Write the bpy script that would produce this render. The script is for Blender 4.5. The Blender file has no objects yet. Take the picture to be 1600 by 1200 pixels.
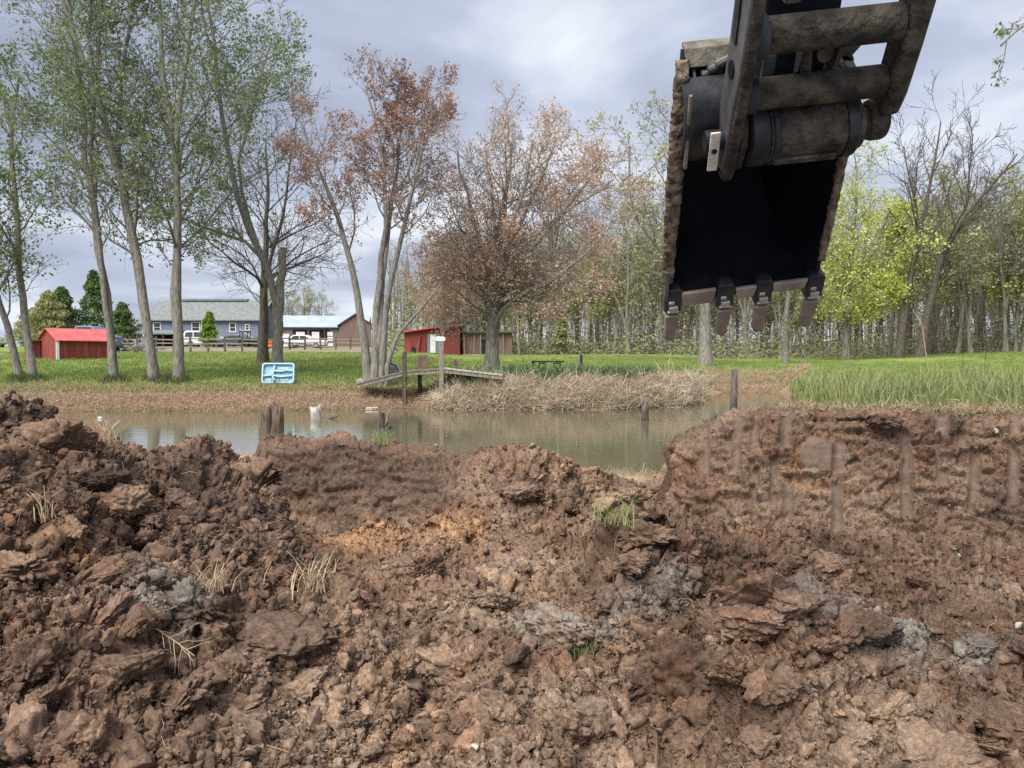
import bpy, math, random
import numpy as np
from mathutils import Vector, Matrix, Euler

SC = bpy.context.scene
COL = SC.collection
random.seed(7)
RNG = np.random.default_rng(7)

# ------------------------------------------------------------------ camera
F = 1232.0                                   # focal length in photograph pixels (1600 wide)
EYE = np.array([0.0, 0.0, 1.7])
PITCH = math.atan(40 / F)
cd = bpy.data.cameras.new('camera')
cd.sensor_fit = 'HORIZONTAL'
cd.angle = 2 * math.atan(800 / F)
cd.clip_start = 0.05
cd.clip_end = 3000
cam = bpy.data.objects.new('camera', cd)
COL.objects.link(cam)
cam.location = EYE
cam.rotation_euler = (math.pi / 2 - PITCH, 0, 0)
SC.camera = cam

# ------------------------------------------------------------------ sky, sun, exposure
SUN_EL, SUN_AZ = math.radians(52), math.radians(215)      # azimuth clockwise from +Y
world = bpy.data.worlds.new('World')
SC.world = world
world.use_nodes = True
nt = world.node_tree
nt.nodes.clear()
N = nt.nodes.new
L = nt.links.new
out = N('ShaderNodeOutputWorld')
sky = N('ShaderNodeTexSky')
sky.sky_type = 'NISHITA'
sky.sun_disc = False
sky.sun_elevation = SUN_EL
sky.sun_rotation = SUN_AZ
sky.dust_density = 2.0
bg1 = N('ShaderNodeBackground')
bg1.inputs['Strength'].default_value = 0.08
L(sky.outputs[0], bg1.inputs[0])
tc = N('ShaderNodeTexCoord')
sep = N('ShaderNodeSeparateXYZ')
L(tc.outputs['Generated'], sep.inputs[0])
mz = N('ShaderNodeMath'); mz.operation = 'MAXIMUM'; mz.inputs[1].default_value = 0.0
L(sep.outputs['Z'], mz.inputs[0])
az = N('ShaderNodeMath'); az.operation = 'ADD'; az.inputs[1].default_value = 0.16
L(mz.outputs[0], az.inputs[0])
dx = N('ShaderNodeMath'); dx.operation = 'DIVIDE'
dy = N('ShaderNodeMath'); dy.operation = 'DIVIDE'
L(sep.outputs['X'], dx.inputs[0]); L(az.outputs[0], dx.inputs[1])
L(sep.outputs['Y'], dy.inputs[0]); L(az.outputs[0], dy.inputs[1])
cmb = N('ShaderNodeCombineXYZ')
L(dx.outputs[0], cmb.inputs[0]); L(dy.outputs[0], cmb.inputs[1])
n1 = N('ShaderNodeTexNoise'); n1.inputs['Scale'].default_value = 1.05; n1.inputs['Detail'].default_value = 7
n1.inputs['Roughness'].default_value = 0.5; n1.inputs['Distortion'].default_value = 0.35
mp = N('ShaderNodeMapping'); mp.inputs['Location'].default_value = (3.3, 1.4, 0)
L(cmb.outputs[0], mp.inputs[0]); L(mp.outputs[0], n1.inputs['Vector'])
cr = N('ShaderNodeValToRGB')
cr.color_ramp.elements[0].position = 0.34; cr.color_ramp.elements[0].color = (0.35, 0.385, 0.50, 1)
cr.color_ramp.elements[1].position = 0.66; cr.color_ramp.elements[1].color = (0.85, 0.89, 0.96, 1)
e = cr.color_ramp.elements.new(0.5); e.color = (0.50, 0.55, 0.68, 1)
L(n1.outputs['Fac'], cr.inputs[0])
bg2 = N('ShaderNodeBackground'); bg2.inputs['Strength'].default_value = 0.86
L(cr.outputs[0], bg2.inputs[0])
mx = N('ShaderNodeMixShader'); mx.inputs[0].default_value = 0.88
L(bg1.outputs[0], mx.inputs[1]); L(bg2.outputs[0], mx.inputs[2])
L(mx.outputs[0], out.inputs[0])

sd = bpy.data.lights.new('sun', 'SUN')
sd.energy = 4.6
sd.angle = math.radians(48)
sd.color = (1.0, 0.95, 0.87)
sun = bpy.data.objects.new('sun', sd)
COL.objects.link(sun)
sun.location = (0, 0, 30)
sdir = Vector((math.sin(SUN_AZ) * math.cos(SUN_EL), math.cos(SUN_AZ) * math.cos(SUN_EL), math.sin(SUN_EL)))
sun.rotation_euler = (-sdir).to_track_quat('-Z', 'Y').to_euler()

SC.view_settings.view_transform = 'Standard'
SC.view_settings.look = 'None'
SC.view_settings.exposure = 0.45
SC.view_settings.gamma = 1.0
SC.view_settings.use_curve_mapping = False
SC.cycles.use_denoising = False
SC.cycles.max_bounces = 6
SC.cycles.diffuse_bounces = 3
SC.cycles.glossy_bounces = 3
SC.cycles.transmission_bounces = 3
SC.cycles.transparent_max_bounces = 6
SC.cycles.caustics_reflective = False
SC.cycles.caustics_refractive = False

# ------------------------------------------------------------------ basic maths
FW = np.array([0, math.cos(PITCH), -math.sin(PITCH)])
UP = np.array([0, math.sin(PITCH), math.cos(PITCH)])


def W(px, py, d):
    """World point that stands d metres ahead on the sight line of a photograph pixel."""
    v = FW + np.array([1.0, 0, 0]) * (px - 800) / F + UP * (600 - py) / F
    return EYE + v * (d / v[1])


def sstep(a, b, x):
    t = np.clip((x - a) / (b - a), 0, 1)
    return t * t * (3 - 2 * t)


def _hash(ix, iy, iz, seed):
    h = (ix.astype(np.int64) * 374761393 + iy.astype(np.int64) * 668265263 + iz.astype(np.int64) * 2147483647
         + seed * 1274126177) & 0xFFFFFFFF
    h = ((h ^ (h >> 13)) * 1274126177) & 0xFFFFFFFF
    h = ((h ^ (h >> 16)) * 2246822519) & 0xFFFFFFFF
    return (h ^ (h >> 15)) & 0xFFFFFFFF


def vnoise(p, seed=0):
    i = np.floor(p); f = p - i; u = f * f * (3 - 2 * f)
    i = i.astype(np.int64)
    r = np.zeros(len(p))
    for dx_ in (0, 1):
        wx = u[:, 0] if dx_ else 1 - u[:, 0]
        for dy_ in (0, 1):
            wy = u[:, 1] if dy_ else 1 - u[:, 1]
            for dz_ in (0, 1):
                wz = u[:, 2] if dz_ else 1 - u[:, 2]
                h = _hash(i[:, 0] + dx_, i[:, 1] + dy_, i[:, 2] + dz_, seed) / 4294967295.0
                r += wx * wy * wz * h
    return r * 2 - 1


def fbm(p, octaves=4, seed=0, gain=0.5):
    a, s, r = 1.0, 1.0, 0
    for o in range(octaves):
        r = r + a * vnoise(p * s, seed + o * 17)
        a *= gain; s *= 2.03
    return r


def worley(p, seed=0, tilt=False):
    b = np.floor(p - 0.5).astype(np.int64)
    f1 = np.full(len(p), 9.0); f2 = np.full(len(p), 9.0); idc = np.zeros(len(p)); tl = np.zeros(len(p))
    for o in range(8):
        c = b + np.array([o & 1, (o >> 1) & 1, (o >> 2) & 1])
        h = _hash(c[:, 0], c[:, 1], c[:, 2], seed)
        q = np.stack([(h & 1023) / 1023.0, ((h >> 10) & 1023) / 1023.0, ((h >> 20) & 1023) / 1023.0], 1)
        dv = p - (c + 0.5 + (q - 0.5) * 0.8)
        d = np.sqrt((dv ** 2).sum(1))
        h2 = (h * 2654435761) & 0xFFFFFFFF
        tlt = dv[:, 0] * ((h2 & 1023) / 511.5 - 1) + dv[:, 1] * (((h2 >> 10) & 1023) / 511.5 - 1) + dv[:, 2] * (((h2 >> 20) & 1023) / 511.5 - 1)
        near = d < f1
        f2 = np.where(near, f1, np.minimum(f2, d))
        idc = np.where(near, (h & 255) / 255.0, idc)
        tl = np.where(near, tlt, tl)
        f1 = np.where(near, d, f1)
    if tilt:
        return f1, f2, idc, tl
    return f1, f2, idc


# ------------------------------------------------------------------ materials
MATS = {}


def mat(name, c1, c2=None, rough=0.8, scale=4.0, bump=0.0, bscale=None, metal=0.0, detail=5, stretch=(1, 1, 1),
        translucent=0.0, spec=0.3, coords='Object', bdist=0.02, ramp=(0.35, 0.65)):
    """Procedural material: two colours mixed by noise, with noise relief."""
    m = bpy.data.materials.new(name)
    m.use_nodes = True
    t = m.node_tree
    b = t.nodes['Principled BSDF']
    b.inputs['Roughness'].default_value = rough
    b.inputs['Metallic'].default_value = metal
    b.inputs['Specular IOR Level'].default_value = spec
    tcn = t.nodes.new('ShaderNodeTexCoord')
    mpn = t.nodes.new('ShaderNodeMapping'); mpn.inputs['Scale'].default_value = stretch
    t.links.new(tcn.outputs[coords], mpn.inputs[0])
    nz = t.nodes.new('ShaderNodeTexNoise')
    nz.inputs['Scale'].default_value = scale; nz.inputs['Detail'].default_value = detail
    t.links.new(mpn.outputs[0], nz.inputs['Vector'])
    rp = t.nodes.new('ShaderNodeValToRGB')
    rp.color_ramp.elements[0].position = ramp[0]; rp.color_ramp.elements[1].position = ramp[1]
    rp.color_ramp.elements[0].color = (*c1, 1)
    rp.color_ramp.elements[1].color = (*(c2 or c1), 1)
    t.links.new(nz.outputs['Fac'], rp.inputs[0])
    t.links.new(rp.outputs[0], b.inputs['Base Color'])
    if bump:
        bn = t.nodes.new('ShaderNodeTexNoise'); bn.inputs['Scale'].default_value = bscale or scale * 4
        bn.inputs['Detail'].default_value = 6
        t.links.new(mpn.outputs[0], bn.inputs['Vector'])
        bp = t.nodes.new('ShaderNodeBump'); bp.inputs['Strength'].default_value = bump
        bp.inputs['Distance'].default_value = bdist
        t.links.new(bn.outputs['Fac'], bp.inputs['Height'])
        t.links.new(bp.outputs[0], b.inputs['Normal'])
    if translucent:
        tr = t.nodes.new('ShaderNodeBsdfTranslucent')
        t.links.new(rp.outputs[0], tr.inputs[0])
        ms = t.nodes.new('ShaderNodeMixShader'); ms.inputs[0].default_value = translucent
        t.links.new(b.outputs[0], ms.inputs[1]); t.links.new(tr.outputs[0], ms.inputs[2])
        t.links.new(ms.outputs[0], t.nodes['Material Output'].inputs[0])
    MATS[name] = m
    return m


def earth_material():
    """Excavated clay soil; patches of orange and blue-grey clay lie where they were dug out."""
    m = bpy.data.materials.new('clay_soil')
    m.use_nodes = True
    t = m.node_tree; n = t.nodes.new; l = t.links.new
    b = t.nodes['Principled BSDF']
    b.inputs['Roughness'].default_value = 0.92
    b.inputs['Specular IOR Level'].default_value = 0.18
    geo = n('ShaderNodeNewGeometry')

    def noise(scale, detail=6, rough=0.55, off=0.0):
        x = n('ShaderNodeTexNoise'); x.inputs['Scale'].default_value = scale
        x.inputs['Detail'].default_value = detail; x.inputs['Roughness'].default_value = rough
        if off:
            mpn = n('ShaderNodeMapping'); mpn.inputs['Location'].default_value = (off, off * 1.7, off * .3)
            l(geo.outputs['Position'], mpn.inputs[0]); l(mpn.outputs[0], x.inputs['Vector'])
        else:
            l(geo.outputs['Position'], x.inputs['Vector'])
        return x

    def ramp(src, stops):
        r = n('ShaderNodeValToRGB')
        el = r.color_ramp.elements
        while len(el) < len(stops):
            el.new(0.5)
        for e_, (p_, c_) in zip(el, stops):
            e_.position = p_; e_.color = (*c_, 1)
        l(src, r.inputs[0])
        return r

    def mix(fac, a, b_, mode='MIX'):
        x = n('ShaderNodeMix'); x.data_type = 'RGBA'; x.blend_type = mode
        if isinstance(fac, float):
            x.inputs[0].default_value = fac
        else:
            l(fac, x.inputs[0])
        l(a, x.inputs[6]); l(b_, x.inputs[7])
        return x.outputs[2]

    base = ramp(noise(1.7, 8, 0.65).outputs['Fac'],
                [(0.26, (0.088, 0.058, 0.042)), (0.42, (0.172, 0.113, 0.080)), (0.56, (0.255, 0.173, 0.124)), (0.74, (0.350, 0.258, 0.193))])
    red = ramp(noise(2.6, 5, 0.6, 11.3).outputs['Fac'], [(0.5, (0, 0, 0)), (0.68, (0.7, 0.7, 0.7))])
    rc = n('ShaderNodeRGB'); rc.outputs[0].default_value = (0.24, 0.130, 0.083, 1)
    col = mix(red.outputs[0], base.outputs[0], rc.outputs[0])
    warp = noise(5.0, 4, 0.6, 3.1)

    def spot(cx, cy, cz, r, soft):
        vs = n('ShaderNodeVectorMath'); vs.operation = 'SCALE'; vs.inputs['Scale'].default_value = 0.55
        l(warp.outputs['Color'], vs.inputs[0])
        va = n('ShaderNodeVectorMath'); va.operation = 'ADD'
        l(geo.outputs['Position'], va.inputs[0]); l(vs.outputs[0], va.inputs[1])
        vd = n('ShaderNodeVectorMath'); vd.operation = 'DISTANCE'
        vd.inputs[1].default_value = (cx + .27, cy + .27, cz + .27)
        l(va.outputs[0], vd.inputs[0])
        mr = n('ShaderNodeMapRange'); mr.inputs['From Min'].default_value = r
        mr.inputs['From Max'].default_value = r - soft
        l(vd.outputs['Value'], mr.inputs['Value'])
        return mr.outputs[0]

    def spots(lst):
        o = None
        for s in lst:
            q = spot(*s)
            if o is None:
                o = q
            else:
                mm = n('ShaderNodeMath'); mm.operation = 'MAXIMUM'
                l(o, mm.inputs[0]); l(q, mm.inputs[1]); o = mm.outputs[0]
        return o

    def fade(o, k):
        mm = n('ShaderNodeMath'); mm.operation = 'MULTIPLY'; mm.inputs[1].default_value = k
        l(o, mm.inputs[0])
        return mm.outputs[0]

    P_ = lambda px, py, d: tuple(W(px, py, d))
    org = n('ShaderNodeRGB'); org.outputs[0].default_value = (0.44, 0.26, 0.14, 1)
    col = mix(fade(spots([(*P_(560, 850, 6.6), .62, .4), (*P_(700, 838, 6.7), .45, .35), (*P_(650, 1000, 3.7), .3, .25),
                          (*P_(620, 1090, 3.3), .32, .25), (*P_(1280, 720, 5.6), .30, .25), (*P_(1170, 790, 5.3), .3, .3),
                          (*P_(140, 860, 3.9), .16, .15), (*P_(1170, 920, 4.3), .22, .2)]), .8), col, org.outputs[0])
    tan = n('ShaderNodeRGB'); tan.outputs[0].default_value = (0.47, 0.335, 0.225, 1)
    col = mix(fade(spots([(*P_(680, 1130, 3.1), .36, .3), (*P_(450, 1180, 3.0), .22, .2), (*P_(600, 1060, 3.4), .22, .2)]), .7), col, tan.outputs[0])
    gry = n('ShaderNodeRGB'); gry.outputs[0].default_value = (0.31, 0.295, 0.265, 1)
    col = mix(fade(spots([(*P_(880, 955, 4.5), .42, .3), (*P_(1250, 915, 4.2), .34, .25), (*P_(1400, 970, 4.0), .36, .3),
                          (*P_(1020, 930, 4.7), .3, .25), (*P_(1500, 990, 3.9), .26, .2), (*P_(260, 920, 3.7), .28, .25),
                          (*P_(1290, 720, 5.6), .16, .1), (*P_(520, 870, 5.2), .22, .2)]), .85), col, gry.outputs[0])
    dry = n('ShaderNodeRGB'); dry.outputs[0].default_value = (0.40, 0.30, 0.22, 1)
    col = mix(fade(spots([(*P_(760, 930, 4.9), .7, .6), (*P_(640, 980, 4.2), .5, .45), (*P_(820, 870, 5.8), .6, .5), (*P_(900, 1060, 3.6), .4, .35), (*P_(500, 1120, 3.3), .5, .4), (*P_(760, 1150, 3.1), .45, .4), (*P_(960, 790, 6.6), .4, .3), (*P_(1400, 1120, 3.3), .5, .45)]), .6), col, dry.outputs[0])
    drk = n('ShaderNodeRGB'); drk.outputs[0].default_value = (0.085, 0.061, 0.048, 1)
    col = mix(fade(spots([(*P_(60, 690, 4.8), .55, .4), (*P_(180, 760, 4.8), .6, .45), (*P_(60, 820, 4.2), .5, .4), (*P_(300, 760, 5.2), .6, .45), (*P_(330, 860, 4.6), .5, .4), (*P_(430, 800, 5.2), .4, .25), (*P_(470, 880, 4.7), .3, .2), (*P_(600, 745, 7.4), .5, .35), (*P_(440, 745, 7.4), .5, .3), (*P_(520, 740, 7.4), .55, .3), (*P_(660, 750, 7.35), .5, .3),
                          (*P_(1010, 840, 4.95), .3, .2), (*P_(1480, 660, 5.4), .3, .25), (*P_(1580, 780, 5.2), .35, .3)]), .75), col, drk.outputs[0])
    fine = ramp(noise(38, 5, 0.7, 7.7).outputs['Fac'], [(0.28, (0.42, 0.42, 0.43)), (0.5, (0.95, 0.95, 0.95)), (0.72, (1.6, 1.57, 1.52))])
    col = mix(1.0, col, fine.outputs[0], 'MULTIPLY')
    oi = n('ShaderNodeObjectInfo')
    rr = ramp(oi.outputs['Random'], [(0.0, (0.66, 0.66, 0.68)), (0.7, (1.05, 1.04, 1.03)), (1.0, (1.35, 1.32, 1.27))])
    col = mix(1.0, col, rr.outputs[0], 'MULTIPLY')
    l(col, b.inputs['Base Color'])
    bn = noise(60, 7, 0.7)
    bn2 = noise(190, 4, 0.7)
    bp = n('ShaderNodeBump'); bp.inputs['Strength'].default_value = 0.75; bp.inputs['Distance'].default_value = 0.02
    l(bn.outputs['Fac'], bp.inputs['Height'])
    bp2 = n('ShaderNodeBump'); bp2.inputs['Strength'].default_value = 0.6; bp2.inputs['Distance'].default_value = 0.008
    l(bn2.outputs['Fac'], bp2.inputs['Height']); l(bp.outputs[0], bp2.inputs['Normal'])
    l(bp2.outputs[0], b.inputs['Normal'])
    return m


def ground_material():
    m = bpy.data.materials.new('meadow')
    m.use_nodes = True
    t = m.node_tree; n = t.nodes.new; l = t.links.new
    b = t.nodes['Principled BSDF']
    b.inputs['Roughness'].default_value = 0.95; b.inputs['Specular IOR Level'].default_value = 0.1
    geo = n('ShaderNodeNewGeometry')

    def noise(scale, detail=6):
        x = n('ShaderNodeTexNoise'); x.inputs['Scale'].default_value = scale; x.inputs['Detail'].default_value = detail
        x.inputs['Roughness'].default_value = 0.65
        l(geo.outputs['Position'], x.inputs['Vector'])
        return x

    def ramp(src, stops):
        r = n('ShaderNodeValToRGB'); el = r.color_ramp.elements
        while len(el) < len(stops):
            el.new(0.5)
        for e_, (p_, c_) in zip(el, stops):
            e_.position = p_; e_.color = (*c_, 1)
        l(src, r.inputs[0])
        return r

    def mixc(fac, a, b_):
        x = n('ShaderNodeMix'); x.data_type = 'RGBA'
        l(fac, x.inputs[0]); l(a, x.inputs[6]); l(b_, x.inputs[7])
        return x.outputs[2]

    g = ramp(noise(0.5, 9).outputs['Fac'], [(0.3, (0.125, 0.185, 0.048)), (0.5, (0.205, 0.275, 0.072)), (0.62, (0.27, 0.305, 0.10)), (0.76, (0.36, 0.32, 0.16))])
    d = ramp(noise(2.2, 9).outputs['Fac'], [(0.3, (0.21, 0.155, 0.105)), (0.5, (0.34, 0.245, 0.17)), (0.7, (0.45, 0.35, 0.25))])
    mud = ramp(noise(1.2, 8).outputs['Fac'], [(0.3, (0.20, 0.16, 0.13)), (0.7, (0.36, 0.31, 0.27))])
    at = n('ShaderNodeAttribute'); at.attribute_name = 'dead'
    wv = noise(1.4, 6)
    ad = n('ShaderNodeMath'); ad.operation = 'MULTIPLY_ADD'; ad.inputs[1].default_value = 1.2; ad.inputs[2].default_value = -0.6
    l(wv.outputs['Fac'], ad.inputs[0])
    sm = n('ShaderNodeMath'); sm.operation = 'ADD'
    l(at.outputs['Fac'], sm.inputs[0]); l(ad.outputs[0], sm.inputs[1])
    mr = n('ShaderNodeMapRange'); mr.inputs['From Min'].default_value = 0.3; mr.inputs['From Max'].default_value = 0.7
    l(sm.outputs[0], mr.inputs['Value'])
    c = mixc(mr.outputs[0], g.outputs[0], d.outputs[0])
    ab = n('ShaderNodeAttribute'); ab.attribute_name = 'bare'
    c = mixc(ab.outputs['Fac'], c, mud.outputs[0])
    f = ramp(noise(16, 4).outputs['Fac'], [(0.3, (0.62, 0.62, 0.62)), (0.7, (1.3, 1.3, 1.25))])
    x = n('ShaderNodeMix'); x.data_type = 'RGBA'; x.blend_type = 'MULTIPLY'; x.inputs[0].default_value = 1
    l(c, x.inputs[6]); l(f.outputs[0], x.inputs[7])
    l(x.outputs[2], b.inputs['Base Color'])
    bp = n('ShaderNodeBump'); bp.inputs['Strength'].default_value = 0.9; bp.inputs['Distance'].default_value = 0.08
    l(noise(9, 6).outputs['Fac'], bp.inputs['Height']); l(bp.outputs[0], b.inputs['Normal'])
    return m


def water_material():
    m = bpy.data.materials.new('pond_water')
    m.use_nodes = True
    t = m.node_tree; n = t.nodes.new; l = t.links.new
    b = t.nodes['Principled BSDF']
    b.inputs['Base Color'].default_value = (0.115, 0.098, 0.052, 1)
    b.inputs['Roughness'].default_value = 0.045
    b.inputs['IOR'].default_value = 1.33
    geo = n('ShaderNodeNewGeometry')
    mpn = n('ShaderNodeMapping'); mpn.inputs['Scale'].default_value = (0.55, 1.7, 1)
    l(geo.outputs['Position'], mpn.inputs[0])
    z = n('ShaderNodeTexNoise'); z.inputs['Scale'].default_value = 3.0; z.inputs['Detail'].default_value = 5
    l(mpn.outputs[0], z.inputs['Vector'])
    bp = n('ShaderNodeBump'); bp.inputs['Strength'].default_value = 0.07; bp.inputs['Distance'].default_value = 0.05
    l(z.outputs['Fac'], bp.inputs['Height']); l(bp.outputs[0], b.inputs['Normal'])
    c = n('ShaderNodeTexNoise'); c.inputs['Scale'].default_value = 0.25
    l(geo.outputs['Position'], c.inputs['Vector'])
    r = n('ShaderNodeValToRGB')
    r.color_ramp.elements[0].color = (0.095, 0.09, 0.055, 1); r.color_ramp.elements[1].color = (0.135, 0.125, 0.08, 1)
    l(c.outputs['Fac'], r.inputs[0]); l(r.outputs[0], b.inputs['Base Color'])
    return m


EARTH = earth_material()
MEADOW = ground_material()
WATER = water_material()
SMEAR = mat('smeared_clay', (0.118, 0.080, 0.059), (0.195, 0.134, 0.099), rough=0.65, scale=16, stretch=(1, 1, .7), bump=.7, bscale=60, bdist=.012, detail=9, ramp=(.3, .72))
BARK_GREY = mat('grey_bark', (0.14, 0.13, 0.115), (0.30, 0.28, 0.25), rough=.95, scale=5, stretch=(4, 4, .8), bump=.8, bscale=14)
BARK_DARK = mat('dark_bark', (0.055, 0.047, 0.038), (0.14, 0.12, 0.10), rough=.95, scale=5, stretch=(4, 4, .8), bump=.8, bscale=14)
BARK_FAR = mat('wood_bark', (0.135, 0.122, 0.104), (0.27, 0.25, 0.215), rough=.95, scale=2, stretch=(3, 3, .6), bump=.5)
LEAF = {
    'spring': mat('spring_leaf', (0.12, 0.175, 0.07), (0.26, 0.34, 0.13), rough=.6, scale=.8, translucent=.45),
    'redbud': mat('red_bud', (0.27, 0.165, 0.135), (0.47, 0.29, 0.23), rough=.7, scale=.7, translucent=.3),
    'orange': mat('orange_bud', (0.48, 0.34, 0.255), (0.72, 0.49, 0.37), rough=.7, scale=.6, translucent=.45),
    'olive': mat('olive_leaf', (0.28, 0.29, 0.14), (0.43, 0.43, 0.21), rough=.65, scale=.5, translucent=.45),
    'lime': mat('lime_leaf', (0.47, 0.53, 0.14), (0.66, 0.68, 0.21), rough=.6, scale=.5, translucent=.4),
    'pale': mat('pale_leaf', (0.38, 0.38, 0.23), (0.54, 0.52, 0.34), rough=.65, scale=.5, translucent=.35),
    'conifer': mat('conifer_needle', (0.06, 0.105, 0.035), (0.16, 0.23, 0.075), rough=.7, scale=.9, translucent=.15),
    'fresh': mat('fresh_leaf', (0.16, 0.26, 0.04), (0.28, 0.40, 0.07), rough=.6, scale=1.4, translucent=.35),
}
GRASS = mat('grass_blade', (0.15, 0.235, 0.07), (0.32, 0.40, 0.15), rough=.6, scale=1.1, translucent=.3, coords='Object')
GRASS2 = mat('daffodil_blade', (0.06, 0.135, 0.055), (0.13, 0.235, 0.10), rough=.6, scale=1.1, translucent=.25)
STRAW = mat('dry_straw', (0.36, 0.27, 0.17), (0.62, 0.50, 0.34), rough=.8, scale=3, translucent=.2)
THATCH = mat('dead_grass_blade', (0.42, 0.345, 0.255), (0.68, 0.59, 0.46), rough=.85, scale=.9, translucent=.2)
THATCH_RED = mat('dead_sedge_blade', (0.34, 0.245, 0.165), (0.58, 0.45, 0.32), rough=.85, scale=.9, translucent=.2)


# ------------------------------------------------------------------ object helpers
def np_mesh(name, verts, faces, smooth=False):
    """Mesh from arrays; faces is an (n,3) or (n,4) array or a list of such arrays."""
    me = bpy.data.meshes.new(name)
    if isinstance(faces, np.ndarray):
        faces = [faces]
    faces = [np.asarray(f) for f in faces if len(f)]
    verts = np.asarray(verts, dtype=np.float32)
    me.vertices.add(len(verts))
    me.vertices.foreach_set('co', verts.ravel())
    loops = np.concatenate([f.ravel() for f in faces]).astype(np.int32)
    tot = np.concatenate([np.full(len(f), f.shape[1]) for f in faces]).astype(np.int32)
    start = np.concatenate([[0], np.cumsum(tot)[:-1]]).astype(np.int32)
    me.loops.add(len(loops))
    me.loops.foreach_set('vertex_index', loops)
    me.polygons.add(len(tot))
    me.polygons.foreach_set('loop_start', start)
    me.polygons.foreach_set('loop_total', tot)
    if smooth:
        me.polygons.foreach_set('use_smooth', np.ones(len(tot), dtype=bool))
    me.update(calc_edges=True)
    me.validate()
    return me


def link(name, me, material=None, parent=None, loc=None):
    o = bpy.data.objects.new(name, me)
    COL.objects.link(o)
    if material is not None and me is not None and not me.materials:
        me.materials.append(material)
    if parent is not None:
        o.parent = parent
    if loc is not None:
        o.location = loc
    return o


def tag(o, label, cat, group=None):
    o['label'] = label
    o['category'] = cat
    if group:
        o['group'] = group
    return o


def thing(name, label, cat, loc=(0, 0, 0), rz=0.0, group=None):
    o = bpy.data.objects.new(name, None)
    o.empty_display_size = 0.2
    COL.objects.link(o)
    o.location = loc
    o.rotation_euler = (0, 0, rz)
    return tag(o, label, cat, group)


class MB:
    """Collects simple solids into one mesh."""
    def __init__(s):
        s.v, s.f = [], []

    def add(s, v, f):
        k = len(s.v)
        s.v += [tuple(map(float, p)) for p in v]
        s.f += [tuple(i + k for i in q) for q in f]
        return s

    def box(s, c, size, rot=None):
        hx, hy, hz = size[0] / 2, size[1] / 2, size[2] / 2
        p = [Vector((x, y, z)) for x in (-hx, hx) for y in (-hy, hy) for z in (-hz, hz)]
        if rot is not None:
            e_ = Euler(rot).to_matrix()
            p = [e_ @ q for q in p]
        p = [q + Vector(c) for q in p]
        return s.add(p, [(0, 1, 3, 2), (4, 6, 7, 5), (0, 4, 5, 1), (2, 3, 7, 6), (0, 2, 6, 4), (1, 5, 7, 3)])

    def bar(s, a, b, w, h):
        """Rectangular beam from a to b, w wide (horizontally) and h high."""
        a, b = Vector(a), Vector(b)
        d = (b - a).normalized()
        sd_ = d.cross(Vector((0, 0, 1)))
        if sd_.length < 1e-4:
            sd_ = Vector((1, 0, 0))
        sd_.normalize()
        u = sd_.cross(d).normalized()
        p = []
        for q in (a, b):
            for i, j in ((-1, -1), (1, -1), (1, 1), (-1, 1)):
                p.append(q + sd_ * (i * w / 2) + u * (j * h / 2))
        return s.add(p, [(0, 1, 2, 3), (7, 6, 5, 4), (0, 4, 5, 1), (1, 5, 6, 2), (2, 6, 7, 3), (3, 7, 4, 0)])

    def cyl(s, a, b, r0, r1=None, n=16, caps=True):
        r1 = r0 if r1 is None else r1
        a, b = Vector(a), Vector(b)
        d = (b - a).normalized()
        x = d.orthogonal().normalized(); y = d.cross(x)
        p = []
        for q, r in ((a, r0), (b, r1)):
            for i in range(n):
                t_ = 2 * math.pi * i / n
                p.append(q + x * (math.cos(t_) * r) + y * (math.sin(t_) * r))
        f = [(i, (i + 1) % n, n + (i + 1) % n, n + i) for i in range(n)]
        if caps:
            f += [tuple(range(n))[::-1], tuple(range(n, 2 * n))]
        return s.add(p, f)

    def prism(s, prof, t0, t1, axis='x'):
        """Polygon prof extruded along an axis; prof is (y,z) for x, (x,z) for y, (x,y) for z."""
        def pt(q, t_):
            return {'x': (t_, q[0], q[1]), 'y': (q[0], t_, q[1]), 'z': (q[0], q[1], t_)}[axis]
        n = len(prof)
        p = [pt(q, t0) for q in prof] + [pt(q, t1) for q in prof]
        f = [(i, (i + 1) % n, n + (i + 1) % n, n + i) for i in range(n)] + [tuple(range(n))[::-1], tuple(range(n, 2 * n))]
        return s.add(p, f)

    def shell(s, prof, t0, t1, th, axis='x'):
        """Open curved plate: a polyline profile with thickness th, extruded."""
        q = np.array(prof, float)
        tn = np.gradient(q, axis=0); tn /= np.linalg.norm(tn, axis=1)[:, None] + 1e-9
        nr = np.stack([-tn[:, 1], tn[:, 0]], 1)
        inner = q + nr * th
        return s.prism(list(map(tuple, q)) + list(map(tuple, inner[::-1])), t0, t1, axis)

    def build(s, name, material, parent=None, bevel=0.0, smooth=False, loc=None):
        me = bpy.data.meshes.new(name)
        me.from_pydata(s.v, [], s.f)
        import bmesh
        bm = bmesh.new(); bm.from_mesh(me)
        bmesh.ops.recalc_face_normals(bm, faces=bm.faces)
        bm.to_mesh(me); bm.free()
        me.polygons.foreach_set('use_smooth', np.ones(len(me.polygons), dtype=bool))
        me.set_sharp_from_angle(angle=math.radians(34))
        o = link(name, me, material, parent, loc)
        if bevel:
            b = o.modifiers.new('bevel', 'BEVEL'); b.width = bevel; b.segments = 2
            b.limit_method = 'ANGLE'; b.angle_limit = math.radians(40)
        return o


PROTO = bpy.data.collections.new('prototypes')        # never linked: only source shapes for scattered stuff


def proto(name, me, material):
    o = bpy.data.objects.new(name, me)
    if not me.materials:
        me.materials.append(material)
    return o


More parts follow.
